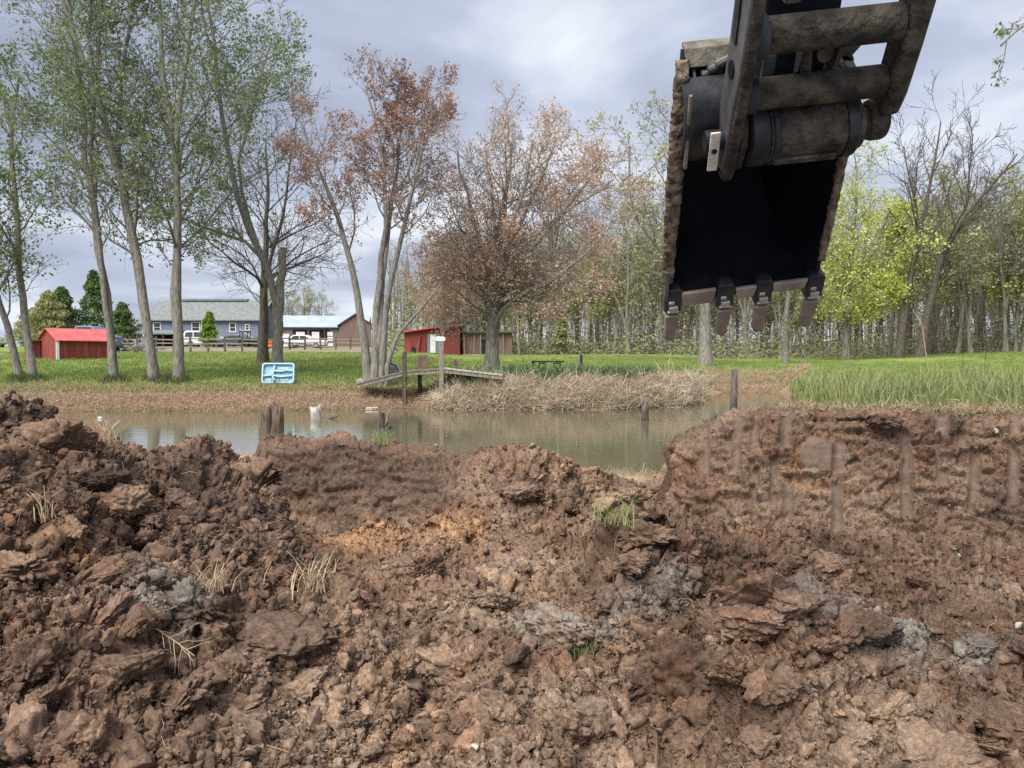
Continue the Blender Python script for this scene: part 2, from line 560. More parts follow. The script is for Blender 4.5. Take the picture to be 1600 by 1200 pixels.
def scatter(name, pts, scl, rot, idx, protos, kind='stuff'):
    """One stuff object: shapes in `protos` set on the points by geometry nodes."""
    me = bpy.data.meshes.new(name)
    me.vertices.add(len(pts))
    me.vertices.foreach_set('co', np.asarray(pts, dtype=np.float32).ravel())
    a = me.attributes.new('scl', 'FLOAT_VECTOR', 'POINT')
    scl = np.asarray(scl, dtype=np.float32)
    if scl.ndim == 1:
        scl = np.repeat(scl[:, None], 3, 1)
    a.data.foreach_set('vector', np.ascontiguousarray(scl, dtype=np.float32).ravel())
    a = me.attributes.new('rot', 'FLOAT_VECTOR', 'POINT')
    a.data.foreach_set('vector', np.asarray(rot, dtype=np.float32).ravel())
    a = me.attributes.new('idx', 'INT', 'POINT')
    a.data.foreach_set('value', np.asarray(idx, dtype=np.int32))
    c = bpy.data.collections.new('prototypes_' + name)
    for p in protos:
        c.objects.link(p)
    g = bpy.data.node_groups.new('scatter_' + name, 'GeometryNodeTree')
    g.interface.new_socket('Geometry', in_out='INPUT', socket_type='NodeSocketGeometry')
    g.interface.new_socket('Geometry', in_out='OUTPUT', socket_type='NodeSocketGeometry')
    gi = g.nodes.new('NodeGroupInput'); go = g.nodes.new('NodeGroupOutput')
    ci = g.nodes.new('GeometryNodeCollectionInfo')
    ci.inputs['Collection'].default_value = c
    ci.inputs['Separate Children'].default_value = True
    ci.inputs['Reset Children'].default_value = True
    ip = g.nodes.new('GeometryNodeInstanceOnPoints')
    ip.inputs['Pick Instance'].default_value = True

    def attr(nm, ty):
        x = g.nodes.new('GeometryNodeInputNamedAttribute'); x.data_type = ty
        x.inputs['Name'].default_value = nm
        return x.outputs['Attribute']
    g.links.new(gi.outputs[0], ip.inputs['Points'])
    g.links.new(ci.outputs[0], ip.inputs['Instance'])
    g.links.new(attr('idx', 'INT'), ip.inputs['Instance Index'])
    e2r = g.nodes.new('FunctionNodeEulerToRotation')
    g.links.new(attr('rot', 'FLOAT_VECTOR'), e2r.inputs[0])
    g.links.new(e2r.outputs[0], ip.inputs['Rotation'])
    g.links.new(attr('scl', 'FLOAT_VECTOR'), ip.inputs['Scale'])
    g.links.new(ip.outputs[0], go.inputs[0])
    o = link(name, me)
    md = o.modifiers.new('scatter', 'NODES'); md.node_group = g
    o['kind'] = kind
    return o


# ================================================================== TERRAIN
WATER_Z = 0.2
_far_a = np.array([-4000, -400, 0, 150, 400, 560, 640, 690, 950, 1060, 1092, 1104, 1150, 1240, 1400, 4000.])
_far_d = np.array([22, 22, 22.2, 22.4, 22.6, 23.2, 23.8, 23.0, 23.0, 24.6, 26.8, 34, 35, 35, 33, 30.])
_near_a = np.array([-4000, 0, 400, 430, 900, 1045, 1100, 1240, 4000.])
_near_d = np.array([11.3, 11.5, 11.6, 10.2, 9.9, 9.4, 8.2, 8.0, 8.0])


def azi(x, y):
    return 800 + F * x / np.maximum(y, 0.6)


def bank_top_depth(a):
    return np.interp(a, [1040, 1100, 1200, 1600, 1900, 3000], [6.25, 6.05, 5.85, 5.4, 5.15, 4.4])


def ground_z(x, y):
    a = azi(x, y)
    s = y - np.interp(a, _far_a, _far_d)
    pl = np.interp(s, [-4, -1, 0, .8, 2, 4.7, 18, 40, 73, 130, 600], [-.7, -.1, .2, .48, .76, 1.02, 1.63, 2.27, 3.15, 3.9, 9])
    pr = np.interp(s, [-4, -1, 0, .8, 2, 5, 10, 25, 60, 110, 600], [-.7, -.1, .2, .4, .58, .88, 1.25, 1.62, 1.95, 2.3, 7])
    pm = np.interp(s, [-4, -.6, 0, .5, 1.2, 2.2, 4, 12, 37, 60, 110, 600], [-.7, -.1, .2, .58, .86, 1.04, 1.08, 1.24, 1.95, 2.1, 2.4, 7])
    wm = sstep(660, 730, a) * (1 - sstep(1085, 1103, a))
    wr = sstep(620, 900, a)
    far = (pl * (1 - wr) + pr * wr) * (1 - wm) + pm * wm
    rise = 0.55 * sstep(1250, 1620, a) * sstep(28, 62, y)
    far = far + rise
    # near shore, camera side
    sn = np.interp(a, _near_a, _near_d) - y
    near = np.interp(sn, [-4, -1, 0, 1, 3], [-.7, -.1, .2, .42, .55])
    z = np.maximum(far, near)
    # land to the right of the pond
    right = np.interp(y, [0, 12, 20, 30, 42, 62], [1.36, 1.30, 1.14, 1.14, 1.36, 1.9])
    nb_ = 70 * (1 - sstep(6.2, 7.6, y))
    wl = sstep(1208 + nb_, 1262 + nb_, a)
    z = np.where(y < 40, z * (1 - wl) + np.maximum(right + rise, z) * wl, z)
    # left end of the pond
    z = np.maximum(z, 1.1 * sstep(-24, -32, x) + z * (1 - sstep(-24, -32, x)))
    # the pit
    dt = bank_top_depth(a)
    pit_r = (1 - sstep(dt + .0, dt + .1, y)) * sstep(1000, 1060, a)
    pit_l = (1 - sstep(7.9, 8.4, y)) * (1 - sstep(1000, 1060, a))
    pit = np.maximum(pit_r, pit_l)
    return z * (1 - pit) + (-0.5) * pit


def ground_point(x, y):
    return float(ground_z(np.array([x]), np.array([y]))[0])


def on_ground(px, d, sink=0.0):
    x = (px - 800) / F * d
    return np.array([x, d, ground_point(x, d) - sink])


# ground sheet, polar so it stays fine near the pond and reaches the horizon
ang = np.concatenate([np.linspace(-88, -36, 60, endpoint=False), np.linspace(-36, 36, 290), np.linspace(36, 88, 61)[1:]])
ang = np.radians(ang)
rad = np.concatenate([np.linspace(2.0, 5, 8, endpoint=False), np.linspace(5, 40, 230, endpoint=False), 40 * (900 / 40) ** np.linspace(0, 1, 120)])
A_, R_ = np.meshgrid(ang, rad)
X = (np.tan(np.clip(A_, -1.2, 1.2)) * 0 + np.sin(A_)) * R_
Y = np.cos(A_) * R_
Z = ground_z(X.ravel(), Y.ravel())
xy = np.stack([X.ravel(), Y.ravel(), np.zeros(X.size)], 1)
Z = Z + fbm(xy * 0.9, 3, 5) * 0.03 + fbm(xy * 0.12, 2, 9) * 0.08 * sstep(30, 60, Y.ravel())
V = np.stack([X.ravel(), Y.ravel(), Z], 1)
nr, nc = X.shape
I = np.arange(nr * nc).reshape(nr, nc)
FQ = np.stack([I[:-1, :-1].ravel(), I[:-1, 1:].ravel(), I[1:, 1:].ravel(), I[1:, :-1].ravel()], 1)
me = np_mesh('ground', V, FQ, True)
av = azi(V[:, 0], V[:, 1]); sv = V[:, 1] - np.interp(av, _far_a, _far_d)
dead = np.where(sv < .6, .9, .9 - .9 * sstep(.6, 2.6, sv))
dead = np.where((av > 1095) & (av < 1262), 1 - sstep(1, 6.5, sv), dead)
dead = np.where((av > 1262) & (V[:, 1] < 34), 0.12, dead)
dead = np.where((av > 690) & (av < 1095), 1 - sstep(1.8, 3.0, sv), dead)
dead = np.where((V[:, 1] < 14) & (av < 1235), 1, dead)
bare = sstep(58, 66, V[:, 1]) * (1 - sstep(88, 100, V[:, 1])) * sstep(150, 230, av) * (1 - sstep(580, 640, av)) * .85
bare = np.maximum(bare, sstep(38, 44, V[:, 1]) * (1 - sstep(50, 52, V[:, 1])) * (1 - sstep(-40, 25, av)) * .8)
wood = sstep(66, 74, V[:, 1]) * sstep(640, 700, av)
dead = np.maximum(dead, wood * .6)
for nm, arr in (('dead', dead), ('bare', bare)):
    at_ = me.attributes.new(nm, 'FLOAT', 'POINT'); at_.data.foreach_set('value', arr.astype(np.float32))
g_obj = link('ground', me, MEADOW)
g_obj['kind'] = 'structure'

# pond
px0, px1, py0, py1 = -40, 15, 7.4, 36.5
nxw, nyw = 56, 30
gx, gy = np.meshgrid(np.linspace(px0, px1, nxw), np.linspace(py0, py1, nyw))
I = np.arange(nxw * nyw).reshape(nyw, nxw)
FQ = np.stack([I[:-1, :-1].ravel(), I[:-1, 1:].ravel(), I[1:, 1:].ravel(), I[1:, :-1].ravel()], 1)
o = link('pond_water', np_mesh('pond_water', np.stack([gx.ravel(), gy.ravel(), np.full(gx.size, WATER_Z)], 1), FQ, True), WATER)
o['kind'] = 'structure'

# ================================================================== EXCAVATED EARTH
HEAP_A = [-900, -300, 0, 30, 50, 100, 170, 240, 330, 400, 440, 465, 530, 600, 680]
HEAP_P = [585, 600, 628, 636, 646, 656, 694, 709, 720, 745, 803, 862, 910, 1000, 1150]
HEAP_DA = [-900, 0, 150, 300, 400, 440, 470, 530, 600, 680]
HEAP_D = [4.4, 5.0, 5.2, 5.6, 5.9, 5.3, 4.8, 4.35, 4.0, 3.6]
RIDGE_A = [398, 409, 432, 480, 520, 560, 600, 680, 720, 760, 800, 830, 880, 920, 1000, 1040, 1100]
RIDGE_P = [930, 703, 693, 700, 688, 693, 702, 708, 724, 714, 706, 714, 734, 754, 776, 792, 815]
BANK_A = [1030, 1044, 1062, 1100, 1130, 1160, 1200, 1300, 1360, 1400, 1450, 1600, 1900, 3000]
BANK_P = [800, 712, 696, 672, 650, 639, 636, 639, 637, 636, 642, 646, 650, 655]


def zof(py, d):
    return 1.7 - (np.asarray(py, float) - 560) / F * d


def earth_base(x, y):
    a = azi(x, y)
    fl = np.interp(y, [0, 2.4, 3.3, 5, 7.2, 9], [-.08, -.03, 0, .05, .13, .25])
    fl = fl + 0.22 * (1 - sstep(200, 560, a)) * sstep(1.5, 3.0, y)
    # left heap
    dc = np.interp(a, HEAP_DA, HEAP_D)
    zc = zof(np.interp(a, HEAP_A, HEAP_P), dc)
    df = np.interp(a, [-900, 0, 300, 500, 680], [1.9, 2.3, 2.7, 3.2, 3.3])
    u = np.clip((y - df) / (dc - df), 0, 1)
    prof = np.where(u < .5, .5 * (u * 2) ** 1.25, 1 - .5 * (2 - 2 * u) ** 1.15)
    back = 1 - sstep(dc + .15, dc + np.interp(a, [0, 400, 450], [1.6, 1.2, .55]), y)
    heap = fl + (zc - fl) * np.where(y < dc, prof, back) * (1 - sstep(640, 690, a))
    # far ridge
    rt = 7.55
    zr = zof(np.interp(a, RIDGE_A, RIDGE_P), rt)
    fb = np.interp(a, [408, 640, 760, 1040], [.26, .34, 1.1, 1.7])
    u = np.clip((y - (rt - fb)) / fb, 0, 1)
    prof = np.interp(u, [0, .25, .6, .9, 1], [0, .12, .62, .95, 1])
    wgt = sstep(400, 411, a) * (1 - sstep(1050, 1075, a))
    rback = 1 - sstep(rt + .5, rt + 1.7, y)
    ridge = fl + (zr - fl) * np.where(y < rt, prof, rback) * wgt
    # right cut bank
    dt = bank_top_depth(a)
    zb = zof(np.interp(a, BANK_A, BANK_P), dt)
    u = (y - dt)
    prof = np.interp(u, [-1.5, -1.1, -.62, -.30, -.07, 0], [0, .08, .22, .36, .97, 1])
    bback = 1 - sstep(.55, 1.5, u) * (1 - sstep(1200, 1250, a))
    edge = sstep(1040, 1049, a)
    low = sstep(1000, 1044, a) * np.interp(u, [-1.3, -.5, 0, .6, 1.2], [0, .28, .40, .40, 0])
    bank = fl + (zb - fl) * np.maximum(np.where(u < 0, prof, bback) * edge, low)
    # slump block in front of the bank
    ds = 5.0
    zs = zof(np.interp(a, [955, 968, 1000, 1060, 1200, 1350, 1500], [835, 818, 812, 820, 850, 900, 960]), ds)
    u = y - ds
    prof = np.interp(u, [-.75, -.42, -.1, 0, .5, 1.0], [0, .45, .95, 1, .9, .3])
    slump = fl + np.maximum(zs - fl, 0) * prof * sstep(945, 974, a) * (1 - sstep(1350, 1520, a))
    # clay pile in front
    dp = 4.1
    zp = zof(np.interp(a, [1080, 1180, 1250, 1330, 1450, 1700], [1010, 935, 905, 960, 985, 1000]), dp)
    u = y - dp
    prof = np.interp(u, [-1.0, -.6, -.15, 0, .25, .6], [0, .3, .85, 1, .8, 0])
    pile = fl + np.maximum(zp - fl, 0) * prof * sstep(1060, 1150, a)
    z = np.maximum.reduce([fl, heap, ridge, bank, slump, pile])
    # outer rim goes under the meadow
    g = ground_z(x, y)
    far_l = sstep(8.2, 9.4, y) * (1 - sstep(1010, 1050, a))
    z = z - far_l * .5
    far_b = sstep(.06, .2, y - dt) * sstep(1225, 1262, a)
    z = z - far_b * .35
    return z


def earth_mesh():
    acol = np.concatenate([np.linspace(-900, -40, 70, endpoint=False), np.linspace(-40, 1640, 880, endpoint=False), np.linspace(1640, 2500, 70)])
    nrow = 500
    rr = np.linspace(1.1, 9.8, 2600)
    tx = (acol - 800) / F
    XX = tx[:, None] * rr[None, :]
    YY = np.repeat(rr[None, :], len(acol), 0)
    ZZ = earth_base(XX.ravel(), YY.ravel()).reshape(XX.shape)
    dzr = np.diff(ZZ, axis=1); dr = np.diff(YY, axis=1)
    mid = (YY[:, 1:] + YY[:, :-1]) / 2
    # sight-angle steps plus true length, so steep cut faces stay finely meshed
    elev = np.arctan2(ZZ - 1.7, YY)
    step = np.abs(np.diff(elev, axis=1)) * 1.0 + np.hypot(dr, dzr) / mid * .25
    # hidden back slopes get few rows
    am = azi(XX[:, 1:], YY[:, 1:])
    hid = np.where(am > 1044, mid > bank_top_depth(am) + .25, mid > 7.9)
    step = np.where(hid, np.hypot(dr, dzr * .2) / mid * .25, step)
    s = np.concatenate([np.zeros((len(acol), 1)), np.cumsum(step, 1)], 1)
    s /= s[:, -1:]
    # blur the parameter across columns so that rows run smoothly
    k = np.exp(-np.linspace(-2.2, 2.2, 25) ** 2); k /= k.sum()
    sp = np.pad(s, ((12, 12), (0, 0)), mode='edge')
    s = sum(k[i] * sp[i:i + len(acol)] for i in range(25))
    tgt = np.linspace(0, 1, nrow)
    yy = np.stack([np.interp(tgt, s[i], rr) for i in range(len(acol))], 1)
    xx = yy * tx[None, :]
    zz = earth_base(xx.ravel(), yy.ravel()).reshape(xx.shape)
    P = np.stack([xx, yy, zz], 2)
    tu = np.gradient(P, axis=1); tv = np.gradient(P, axis=0)
    nn = np.cross(tu, tv); nn /= np.linalg.norm(nn, axis=2)[:, :, None] + 1e-12
    p = P.reshape(-1, 3); n = nn.reshape(-1, 3)
    n = np.where(n[:, 2:3] < -.2, -n, n)
    a = azi(p[:, 0], p[:, 1])
    dt = bank_top_depth(a)
    cut = sstep(1046, 1054, a) * sstep(-.42, -.27, p[:, 1] - dt) * (1 - sstep(.5, .7, p[:, 1] - dt))   # bank face
    cut2 = sstep(398, 406, a) * (1 - sstep(680, 760, a)) * sstep(7.16, 7.26, p[:, 1]) * (1 - sstep(8.0, 8.2, p[:, 1]))
    calm = np.clip(np.maximum(cut, cut2 * .9), 0, 1)
    w = p + 0.06 * np.stack([fbm(p * 3 + 7, 2, 41), fbm(p * 3 + 17, 2, 42), fbm(p * 3 + 27, 2, 43)], 1)
    big = fbm(w * 1.5, 3, 1) * .10
    f1, f2, c1, t1 = worley(w * 2.9, 3, True)
    e1 = sstep(0, .10, f2 - f1)
    lump1 = ((c1 - .5) * .075 + t1 * .07) * (.35 + .65 * e1) + (np.sqrt(np.clip(1 - f1 * f1 * 1.2, 0, 1)) - .6) * .07
    f1b, f2b, c2, t2 = worley(w * 7.6, 5, True)
    e2 = sstep(0, .16, f2b - f1b)
    lump2 = ((c2 - .5) * .045 + t2 * .045) * (.3 + .7 * e2) + (np.sqrt(np.clip(1 - f1b * f1b * 1.3, 0, 1)) - .6) * .03
    f1c, f2c, c3, t3 = worley(w * 19, 6, True)
    lump3 = ((c3 - .5) * .022 + t3 * .028) + (np.sqrt(np.clip(1 - f1c * f1c * 1.4, 0, 1)) - .6) * .008
    slab = sstep(.1, .45, fbm(p * 1.9 + 40, 2, 71))           # patches of smeared, unbroken clay
    lump2 = lump2 * (1 - .6 * slab); lump3 = lump3 * (1 - .75 * slab)
    gap = -.05 * (1 - sstep(.02, .14, f2b - f1b)) * (c2 > .45) * (1 - slab) - .04 * (1 - sstep(.01, .16, f2 - f1)) * (c1 > .3)
    fine = fbm(p * 34, 3, 8) * .010
    loose = big + lump1 + lump2 + lump3 + gap + fine
    # cut faces: torn layers that lie in slanting ledges
    q = p * np.array([2.2, 2.2, 9.0]) + np.stack([np.zeros(len(p)), np.zeros(len(p)), p[:, 0] * 1.6], 1)
    led = (.25 - np.abs(fbm(q + fbm(p * 2, 2, 77)[:, None] * .8, 4, 21, .6))) * .04
    f1d, f2d, c4, t4 = worley(p * np.array([5.5, 5.5, 13.]) + fbm(p * 6, 2, 33)[:, None] * .25, 31, True)
    led += (c4 - .5) * .034 + t4 * .03 + fine * .8 - .02 * (1 - sstep(.02, .12, f2d - f1d))
    led += fbm(p * 1.3, 2, 55) * .03
    # grooves that the bucket teeth drew
    groove = np.zeros(len(p)); smear = np.zeros(len(p))
    for gx_, ztop, zbot, gw in ((1100, 668, 745, 8), (1148, 655, 740, 8), (1183, 650, 790, 8), (1206, 700, 790, 7), (1233, 640, 812, 9),
                                (1316, 690, 838, 9), (1422, 676, 808, 9), (1478, 650, 812, 10), (1525, 655, 800, 9), (1592, 650, 790, 9),
                                (1183, 800, 842, 8), (1500, 660, 700, 7)):
        d0 = float(bank_top_depth(gx_)) - .2
        z1, z0 = float(zof(ztop, d0)), float(zof(zbot, d0))
        gw = gw * 1.0
        off = np.abs(a - gx_ - 5 * np.sin(p[:, 2] * 2.4 + gx_))
        gm = (1 - sstep(gw * .95, gw * 1.35, off)) * sstep(z0 - .03, z0 + .05, p[:, 2]) * (1 - sstep(z1 - .02, z1 + .05, p[:, 2])) * cut
        gm = gm * sstep(-.55, -.25, fbm(p * 7 + gx_, 3, 19))
        groove = np.maximum(groove, gm * np.clip(1 - (off / (gw * 1.4)) ** 2, 0, 1))
        smear = np.maximum(smear, gm)
    # flat smeared plate of clay
    d0 = float(bank_top_depth(1285)) - .1
    pl = (1 - sstep(20, 30, np.abs(a - 1286 + 14 * (p[:, 2] - 1.0)) + 20 * fbm(p * 7, 3, 3))) * sstep(float(zof(750, d0)), float(zof(738, d0)), p[:, 2] + .09 * fbm(p * 8, 2, 13)) * (1 - sstep(float(zof(690, d0)), float(zof(676, d0)), p[:, 2])) * cut
    smear = np.maximum(smear, pl)
    disp = loose * (1 - calm) + led * calm
    disp = disp * (1 - smear * .85) - groove * .038 + pl * .012
    edge_keep = sstep(1.1, 1.6, p[:, 1])
    # the crest lines keep their height: less noise on the far thin crests
    p2 = p + n * (disp * edge_keep)[:, None]
    p2 += (np.stack([fbm(p * 7 + 3, 2, 61), fbm(p * 7 + 9, 2, 62), np.zeros(len(p))], 1) * .02) * (1 - calm)[:, None]
    nr_, nc_ = xx.shape
    I_ = np.arange(nr_ * nc_).reshape(nr_, nc_)
    fq = np.stack([I_[:-1, :-1].ravel(), I_[:-1, 1:].ravel(), I_[1:, 1:].ravel(), I_[1:, :-1].ravel()], 1)
    return p2, n, fq, calm, smear, a


EP, EN, EF, ECALM, ESMEAR, EA = earth_mesh()
me = np_mesh('excavated_earth', EP, EF, True)
me.materials.append(EARTH); me.materials.append(SMEAR)
fs = ESMEAR[EF].mean(1) > .55
me.polygons.foreach_set('material_index', fs.astype(np.int32))
earth = link('excavated_earth', me)
earth['kind'] = 'structure'


def clod_mesh(seed, sub=3, rough=1.0):
    import bmesh
    r = np.random.default_rng(seed)
    bm = bmesh.new()
    bmesh.ops.create_icosphere(bm, subdivisions=sub, radius=1)
    p = np.array([v.co[:] for v in bm.verts])
    f = np.array([[v.index for v in q.verts] for q in bm.faces])
    bm.free()
    p = np.sign(p) * np.abs(p) ** .72
    n = p / np.linalg.norm(p, axis=1)[:, None]
    # broken facets
    for _ in range(9):
        d = r.normal(size=3); d /= np.linalg.norm(d)
        h = r.uniform(.42, .9)
        k = p @ d
        p = p - np.clip(k - h, 0, None)[:, None] * d * .9
    o = r.uniform(0, 50, 3)
    f1, f2, c = worley(p * 1.7 + o, seed)
    p = p * (1 + ((c - .5) * .14 - .16 * (1 - sstep(.02, .16, f2 - f1)))[:, None] * rough)
    f1, f2, c = worley(p * 4.2 + o, seed + 3)
    p = p * (1 + ((c - .5) * .16 - .10 * (1 - sstep(.02, .16, f2 - f1)))[:, None] * rough)
    p = p + n * (fbm(p * 2.3 + o, 4, seed, .6) * .16 * rough)[:, None]
    p = p * np.array([r.uniform(.8, 1.25), r.uniform(.75, 1.1), r.uniform(.5, .85)])
    me = np_mesh('clod', p, f, False)
    me.materials.append(EARTH)
    return me


# crumbs and small clods: nobody could count them
cp = [proto('clod_shape', clod_mesh(100 + i, 3), EARTH) for i in range(10)]
ER = np.linalg.norm(EP[:, :2], axis=1)
wgt = np.clip(1 - ECALM * 1.05, 0, 1) ** 2 * (1 - ESMEAR) * (.35 + ER / 5) * np.where((EP[:, 1] > 8.3) | (EP[:, 1] < 1.8), .02, 1) * np.where((EA < -200) | (EA > 1800), .25, 1)
clump = .4 + 1.6 * sstep(-.1, .45, fbm(EP * 1.6, 3, 91))
wgt = wgt * clump
wgt /= wgt.sum()


def scatter_clods(name, n, smin, smax, power, sink, seed):
    r = np.random.default_rng(seed)
    i = r.choice(len(EP), n, p=wgt)
    s = smin * (1 - r.random(n)) ** (-1 / power)
    s = np.minimum(s, smax * (.5 + .5 * r.random(n)))
    pts = EP[i] + EN[i] * (s * sink)[:, None] + r.normal(size=(n, 3)) * .006
    scatter(name, pts, s, r.uniform(0, 6.28, (n, 3)), r.integers(0, 10, n), cp)


scatter_clods('earth_crumbs', 60000, .008, .05, 1.8, .15, 1)
wgt0 = wgt.copy()
wgt = (wgt + wgt.mean() * .9 * ECALM * (1 - ESMEAR) * (EP[:, 1] < 8)) * np.clip(1.6 - ER / 6, .25, 1.3); wgt /= wgt.sum()
scatter_clods('fine_crumbs', 100000, .0045, .014, 2.2, .25, 3)
wgt = wgt0
scatter_clods('loose_clods', 3000, .032, .11, 2.0, .0, 2)
# ================================================================== TREES
def tubes(P, R, k):
    """Tube surfaces along many polylines at once. P (B,K,3), R (B,K)."""
    B, K, _ = P.shape
    T = np.gradient(P, axis=1); T /= np.linalg.norm(T, axis=2)[:, :, None] + 1e-9
    ref = np.where(np.abs(T[:, :1, 2:3]) > .9, np.array([1., 0, 0]), np.array([0, 0, 1.]))
    U = np.cross(T, np.broadcast_to(ref, T.shape)); U /= np.linalg.norm(U, axis=2)[:, :, None] + 1e-9
    Wv = np.cross(T, U)
    th = np.arange(k) * 2 * math.pi / k
    V = P[:, :, None, :] + R[:, :, None, None] * (np.cos(th)[None, None, :, None] * U[:, :, None, :] + np.sin(th)[None, None, :, None] * Wv[:, :, None, :])
    I = np.arange(B * K * k).reshape(B, K, k)
    J = np.roll(I, -1, axis=2)
    Fq = np.stack([I[:, :-1], J[:, :-1], J[:, 1:], I[:, 1:]], -1).reshape(-1, 4)
    return V.reshape(-1, 3), Fq


def sprout(r, P, R, n, t0, t1, ang, lf, up, wig, npts, rr, rmin, absl=None, flat=0.0):
    B, K, _ = P.shape
    t = t0 + (t1 - t0) * (np.arange(n)[None, :] + r.random((B, n))) / n
    x = np.clip(t * (K - 1), 0, K - 1.001); i = x.astype(int); f = (x - i)[..., None]
    b = np.arange(B)[:, None]
    base = P[b, i] * (1 - f) + P[b, i + 1] * f
    rad = R[b, i] * (1 - f[..., 0]) + R[b, i + 1] * f[..., 0]
    tan = P[b, i + 1] - P[b, i]; tan /= np.linalg.norm(tan, axis=2)[..., None] + 1e-9
    gold = (np.arange(n)[None, :] * 2.4 + r.random((B, 1)) * 6.28 + r.normal(size=(B, n)) * .5)
    ref = np.where(np.abs(tan[..., 2:3]) > .9, np.array([1., 0, 0]), np.array([0, 0, 1.]))
    u = np.cross(tan, ref); u /= np.linalg.norm(u, axis=2)[..., None] + 1e-9
    v = np.cross(tan, u)
    perp = np.cos(gold)[..., None] * u + np.sin(gold)[..., None] * v
    an = np.radians(ang) * r.uniform(.7, 1.25, (B, n))
    d = np.cos(an)[..., None] * tan + np.sin(an)[..., None] * perp
    if flat:
        d[..., 2] *= (1 - flat)
        d /= np.linalg.norm(d, axis=2)[..., None]
    plen = np.linalg.norm(np.diff(P, axis=1), axis=2).sum(1)[:, None]
    ln = (absl if absl else lf * plen) * (1.15 - .6 * t) * r.uniform(.65, 1.3, (B, n))
    base = base.reshape(-1, 3); d = d.reshape(-1, 3); ln = ln.reshape(-1); rad = rad.reshape(-1)
    C = np.zeros((len(base), npts, 3)); C[:, 0] = base
    st = (ln / (npts - 1))[:, None]
    for j in range(1, npts):
        C[:, j] = C[:, j - 1] + d * st
        d = d + np.array([0, 0, up]) + r.normal(size=d.shape) * wig
        d /= np.linalg.norm(d, axis=1)[:, None]
    r0 = np.maximum(rad * rr * r.uniform(.75, 1.05, len(rad)), rmin)
    RR = np.maximum(r0[:, None] * np.linspace(1, .28, npts)[None, :], rmin * .7)
    return C, RR


def leaf_quads(r, pts, size, spread):
    n = len(pts)
    c = pts + r.normal(size=(n, 3)) * spread
    a = r.normal(size=(n, 3)); a /= np.linalg.norm(a, axis=1)[:, None]
    q = np.cross(a, r.normal(size=(n, 3))); q /= np.linalg.norm(q, axis=1)[:, None]
    s = size * r.uniform(.55, 1.35, n)[:, None]
    V = np.stack([c - a * s, c + q * s * .55, c + a * s, c - q * s * .55], 1).reshape(-1, 3)
    return V, np.arange(n * 4).reshape(-1, 4)


def tree_meshes(seed, stems, levels, leaf=None, rmin=.008, dead=0):
    """stems: list of (points, r0, r1). levels: sprout settings, first applies to the stems.
    Returns wood arrays and leaf arrays."""
    r = np.random.default_rng(seed)
    K = 12
    SP, SR = [], []
    for pts, r0, r1 in stems:
        pts = np.asarray(pts, float)
        sl = np.concatenate([[0], np.cumsum(np.linalg.norm(np.diff(pts, axis=0), axis=1))])
        tt = np.linspace(0, sl[-1], K)
        q = np.stack([np.interp(tt, sl, pts[:, k]) for k in range(3)], 1)
        q2 = q.copy(); q2[1:-1] = (q[:-2] + 2 * q[1:-1] + q[2:]) / 4
        q2[1:-1] += r.normal(size=(K - 2, 3)) * np.array([.02, .02, 0]) * (1 + sl[-1] * .06)
        SP.append(q2)
        rad_ = r0 + (r1 - r0) * np.linspace(0, 1, K) ** .85
        rad_[0] *= 1.22
        SR.append(rad_)
    P, R = np.array(SP), np.array(SR)
    allV, allF, k0 = [], [], 0
    lp = []

    def put(P, R, k):
        nonlocal k0
        v, f = tubes(P, R, k)
        allV.append(v); allF.append(f + k0); k0 += len(v)
    put(P, R, 9)
    P, R = P[dead:], R[dead:]
    for li, lv in enumerate(levels):
        P, R = sprout(r, P, R, rmin=rmin, **lv)
        put(P, R, 5 if li == 0 else (4 if li == 1 else 3))
    LV = None
    if leaf:
        nb, kk, _ = P.shape
        per = leaf['n']
        t = r.uniform(leaf.get('t0', .25), 1, (nb, per)); x = np.clip(t * (kk - 1), 0, kk - 1.001); i = x.astype(int); f = (x - i)[..., None]
        b = np.arange(nb)[:, None]
        lpnt = (P[b, i] * (1 - f) + P[b, i + 1] * f).reshape(-1, 3)
        # uneven: whole sprays stay thin
        dens = fbm(lpnt * .55, 2, seed + 5)
        keep = r.random(len(lpnt)) < np.clip(.62 + dens * .6, .1, 1)
        LV = leaf_quads(r, lpnt[keep], leaf['size'], leaf.get('spread', .08))
    return np.concatenate(allV), np.concatenate(allF), LV


def lvl(n, t0, t1, ang, lf, up=.05, wig=.12, npts=6, rr=.55, absl=None, flat=0.0):
    return dict(n=n, t0=t0, t1=t1, ang=ang, lf=lf, up=up, wig=wig, npts=npts, rr=rr, absl=absl, flat=flat)


def make_tree(name, label, seed, base, stems, levels, leaf, bark, leafmat, group=None, rmin=.008, cat='tree', dead=0):
    base = np.asarray(base, float)
    V, Fq, LVF = tree_meshes(seed, [(np.asarray(p) - base, a, b) for p, a, b in stems], levels, leaf, rmin, dead)
    t = thing(name, label, cat, tuple(base), 0, group)
    link('trunk', np_mesh('trunk', V, Fq, True), bark, t)
    if LVF:
        link('crown', np_mesh('crown', *LVF), LEAF[leafmat], t)
    return t


def px_stem(pts, d, r0, r1, dy=None):
    """Stem that stands d metres away; pts are (px,py) on the photograph, dy the drift in depth towards the tip."""
    n = len(pts)
    dy = dy or 0.0
    return ([W(x, y, d + dy * i / max(1, n - 1)) for i, (x, y) in enumerate(pts)], r0, r1)


def root(px, d, sink=.12):
    return on_ground(px, d, sink)


def stem_from(px, d, pts, r0, r1, dy=0.0, sink=.12):
    b = root(px, d, sink)
    q, _, _ = px_stem(pts, d, r0, r1, dy)
    return ([b] + q, r0, r1)


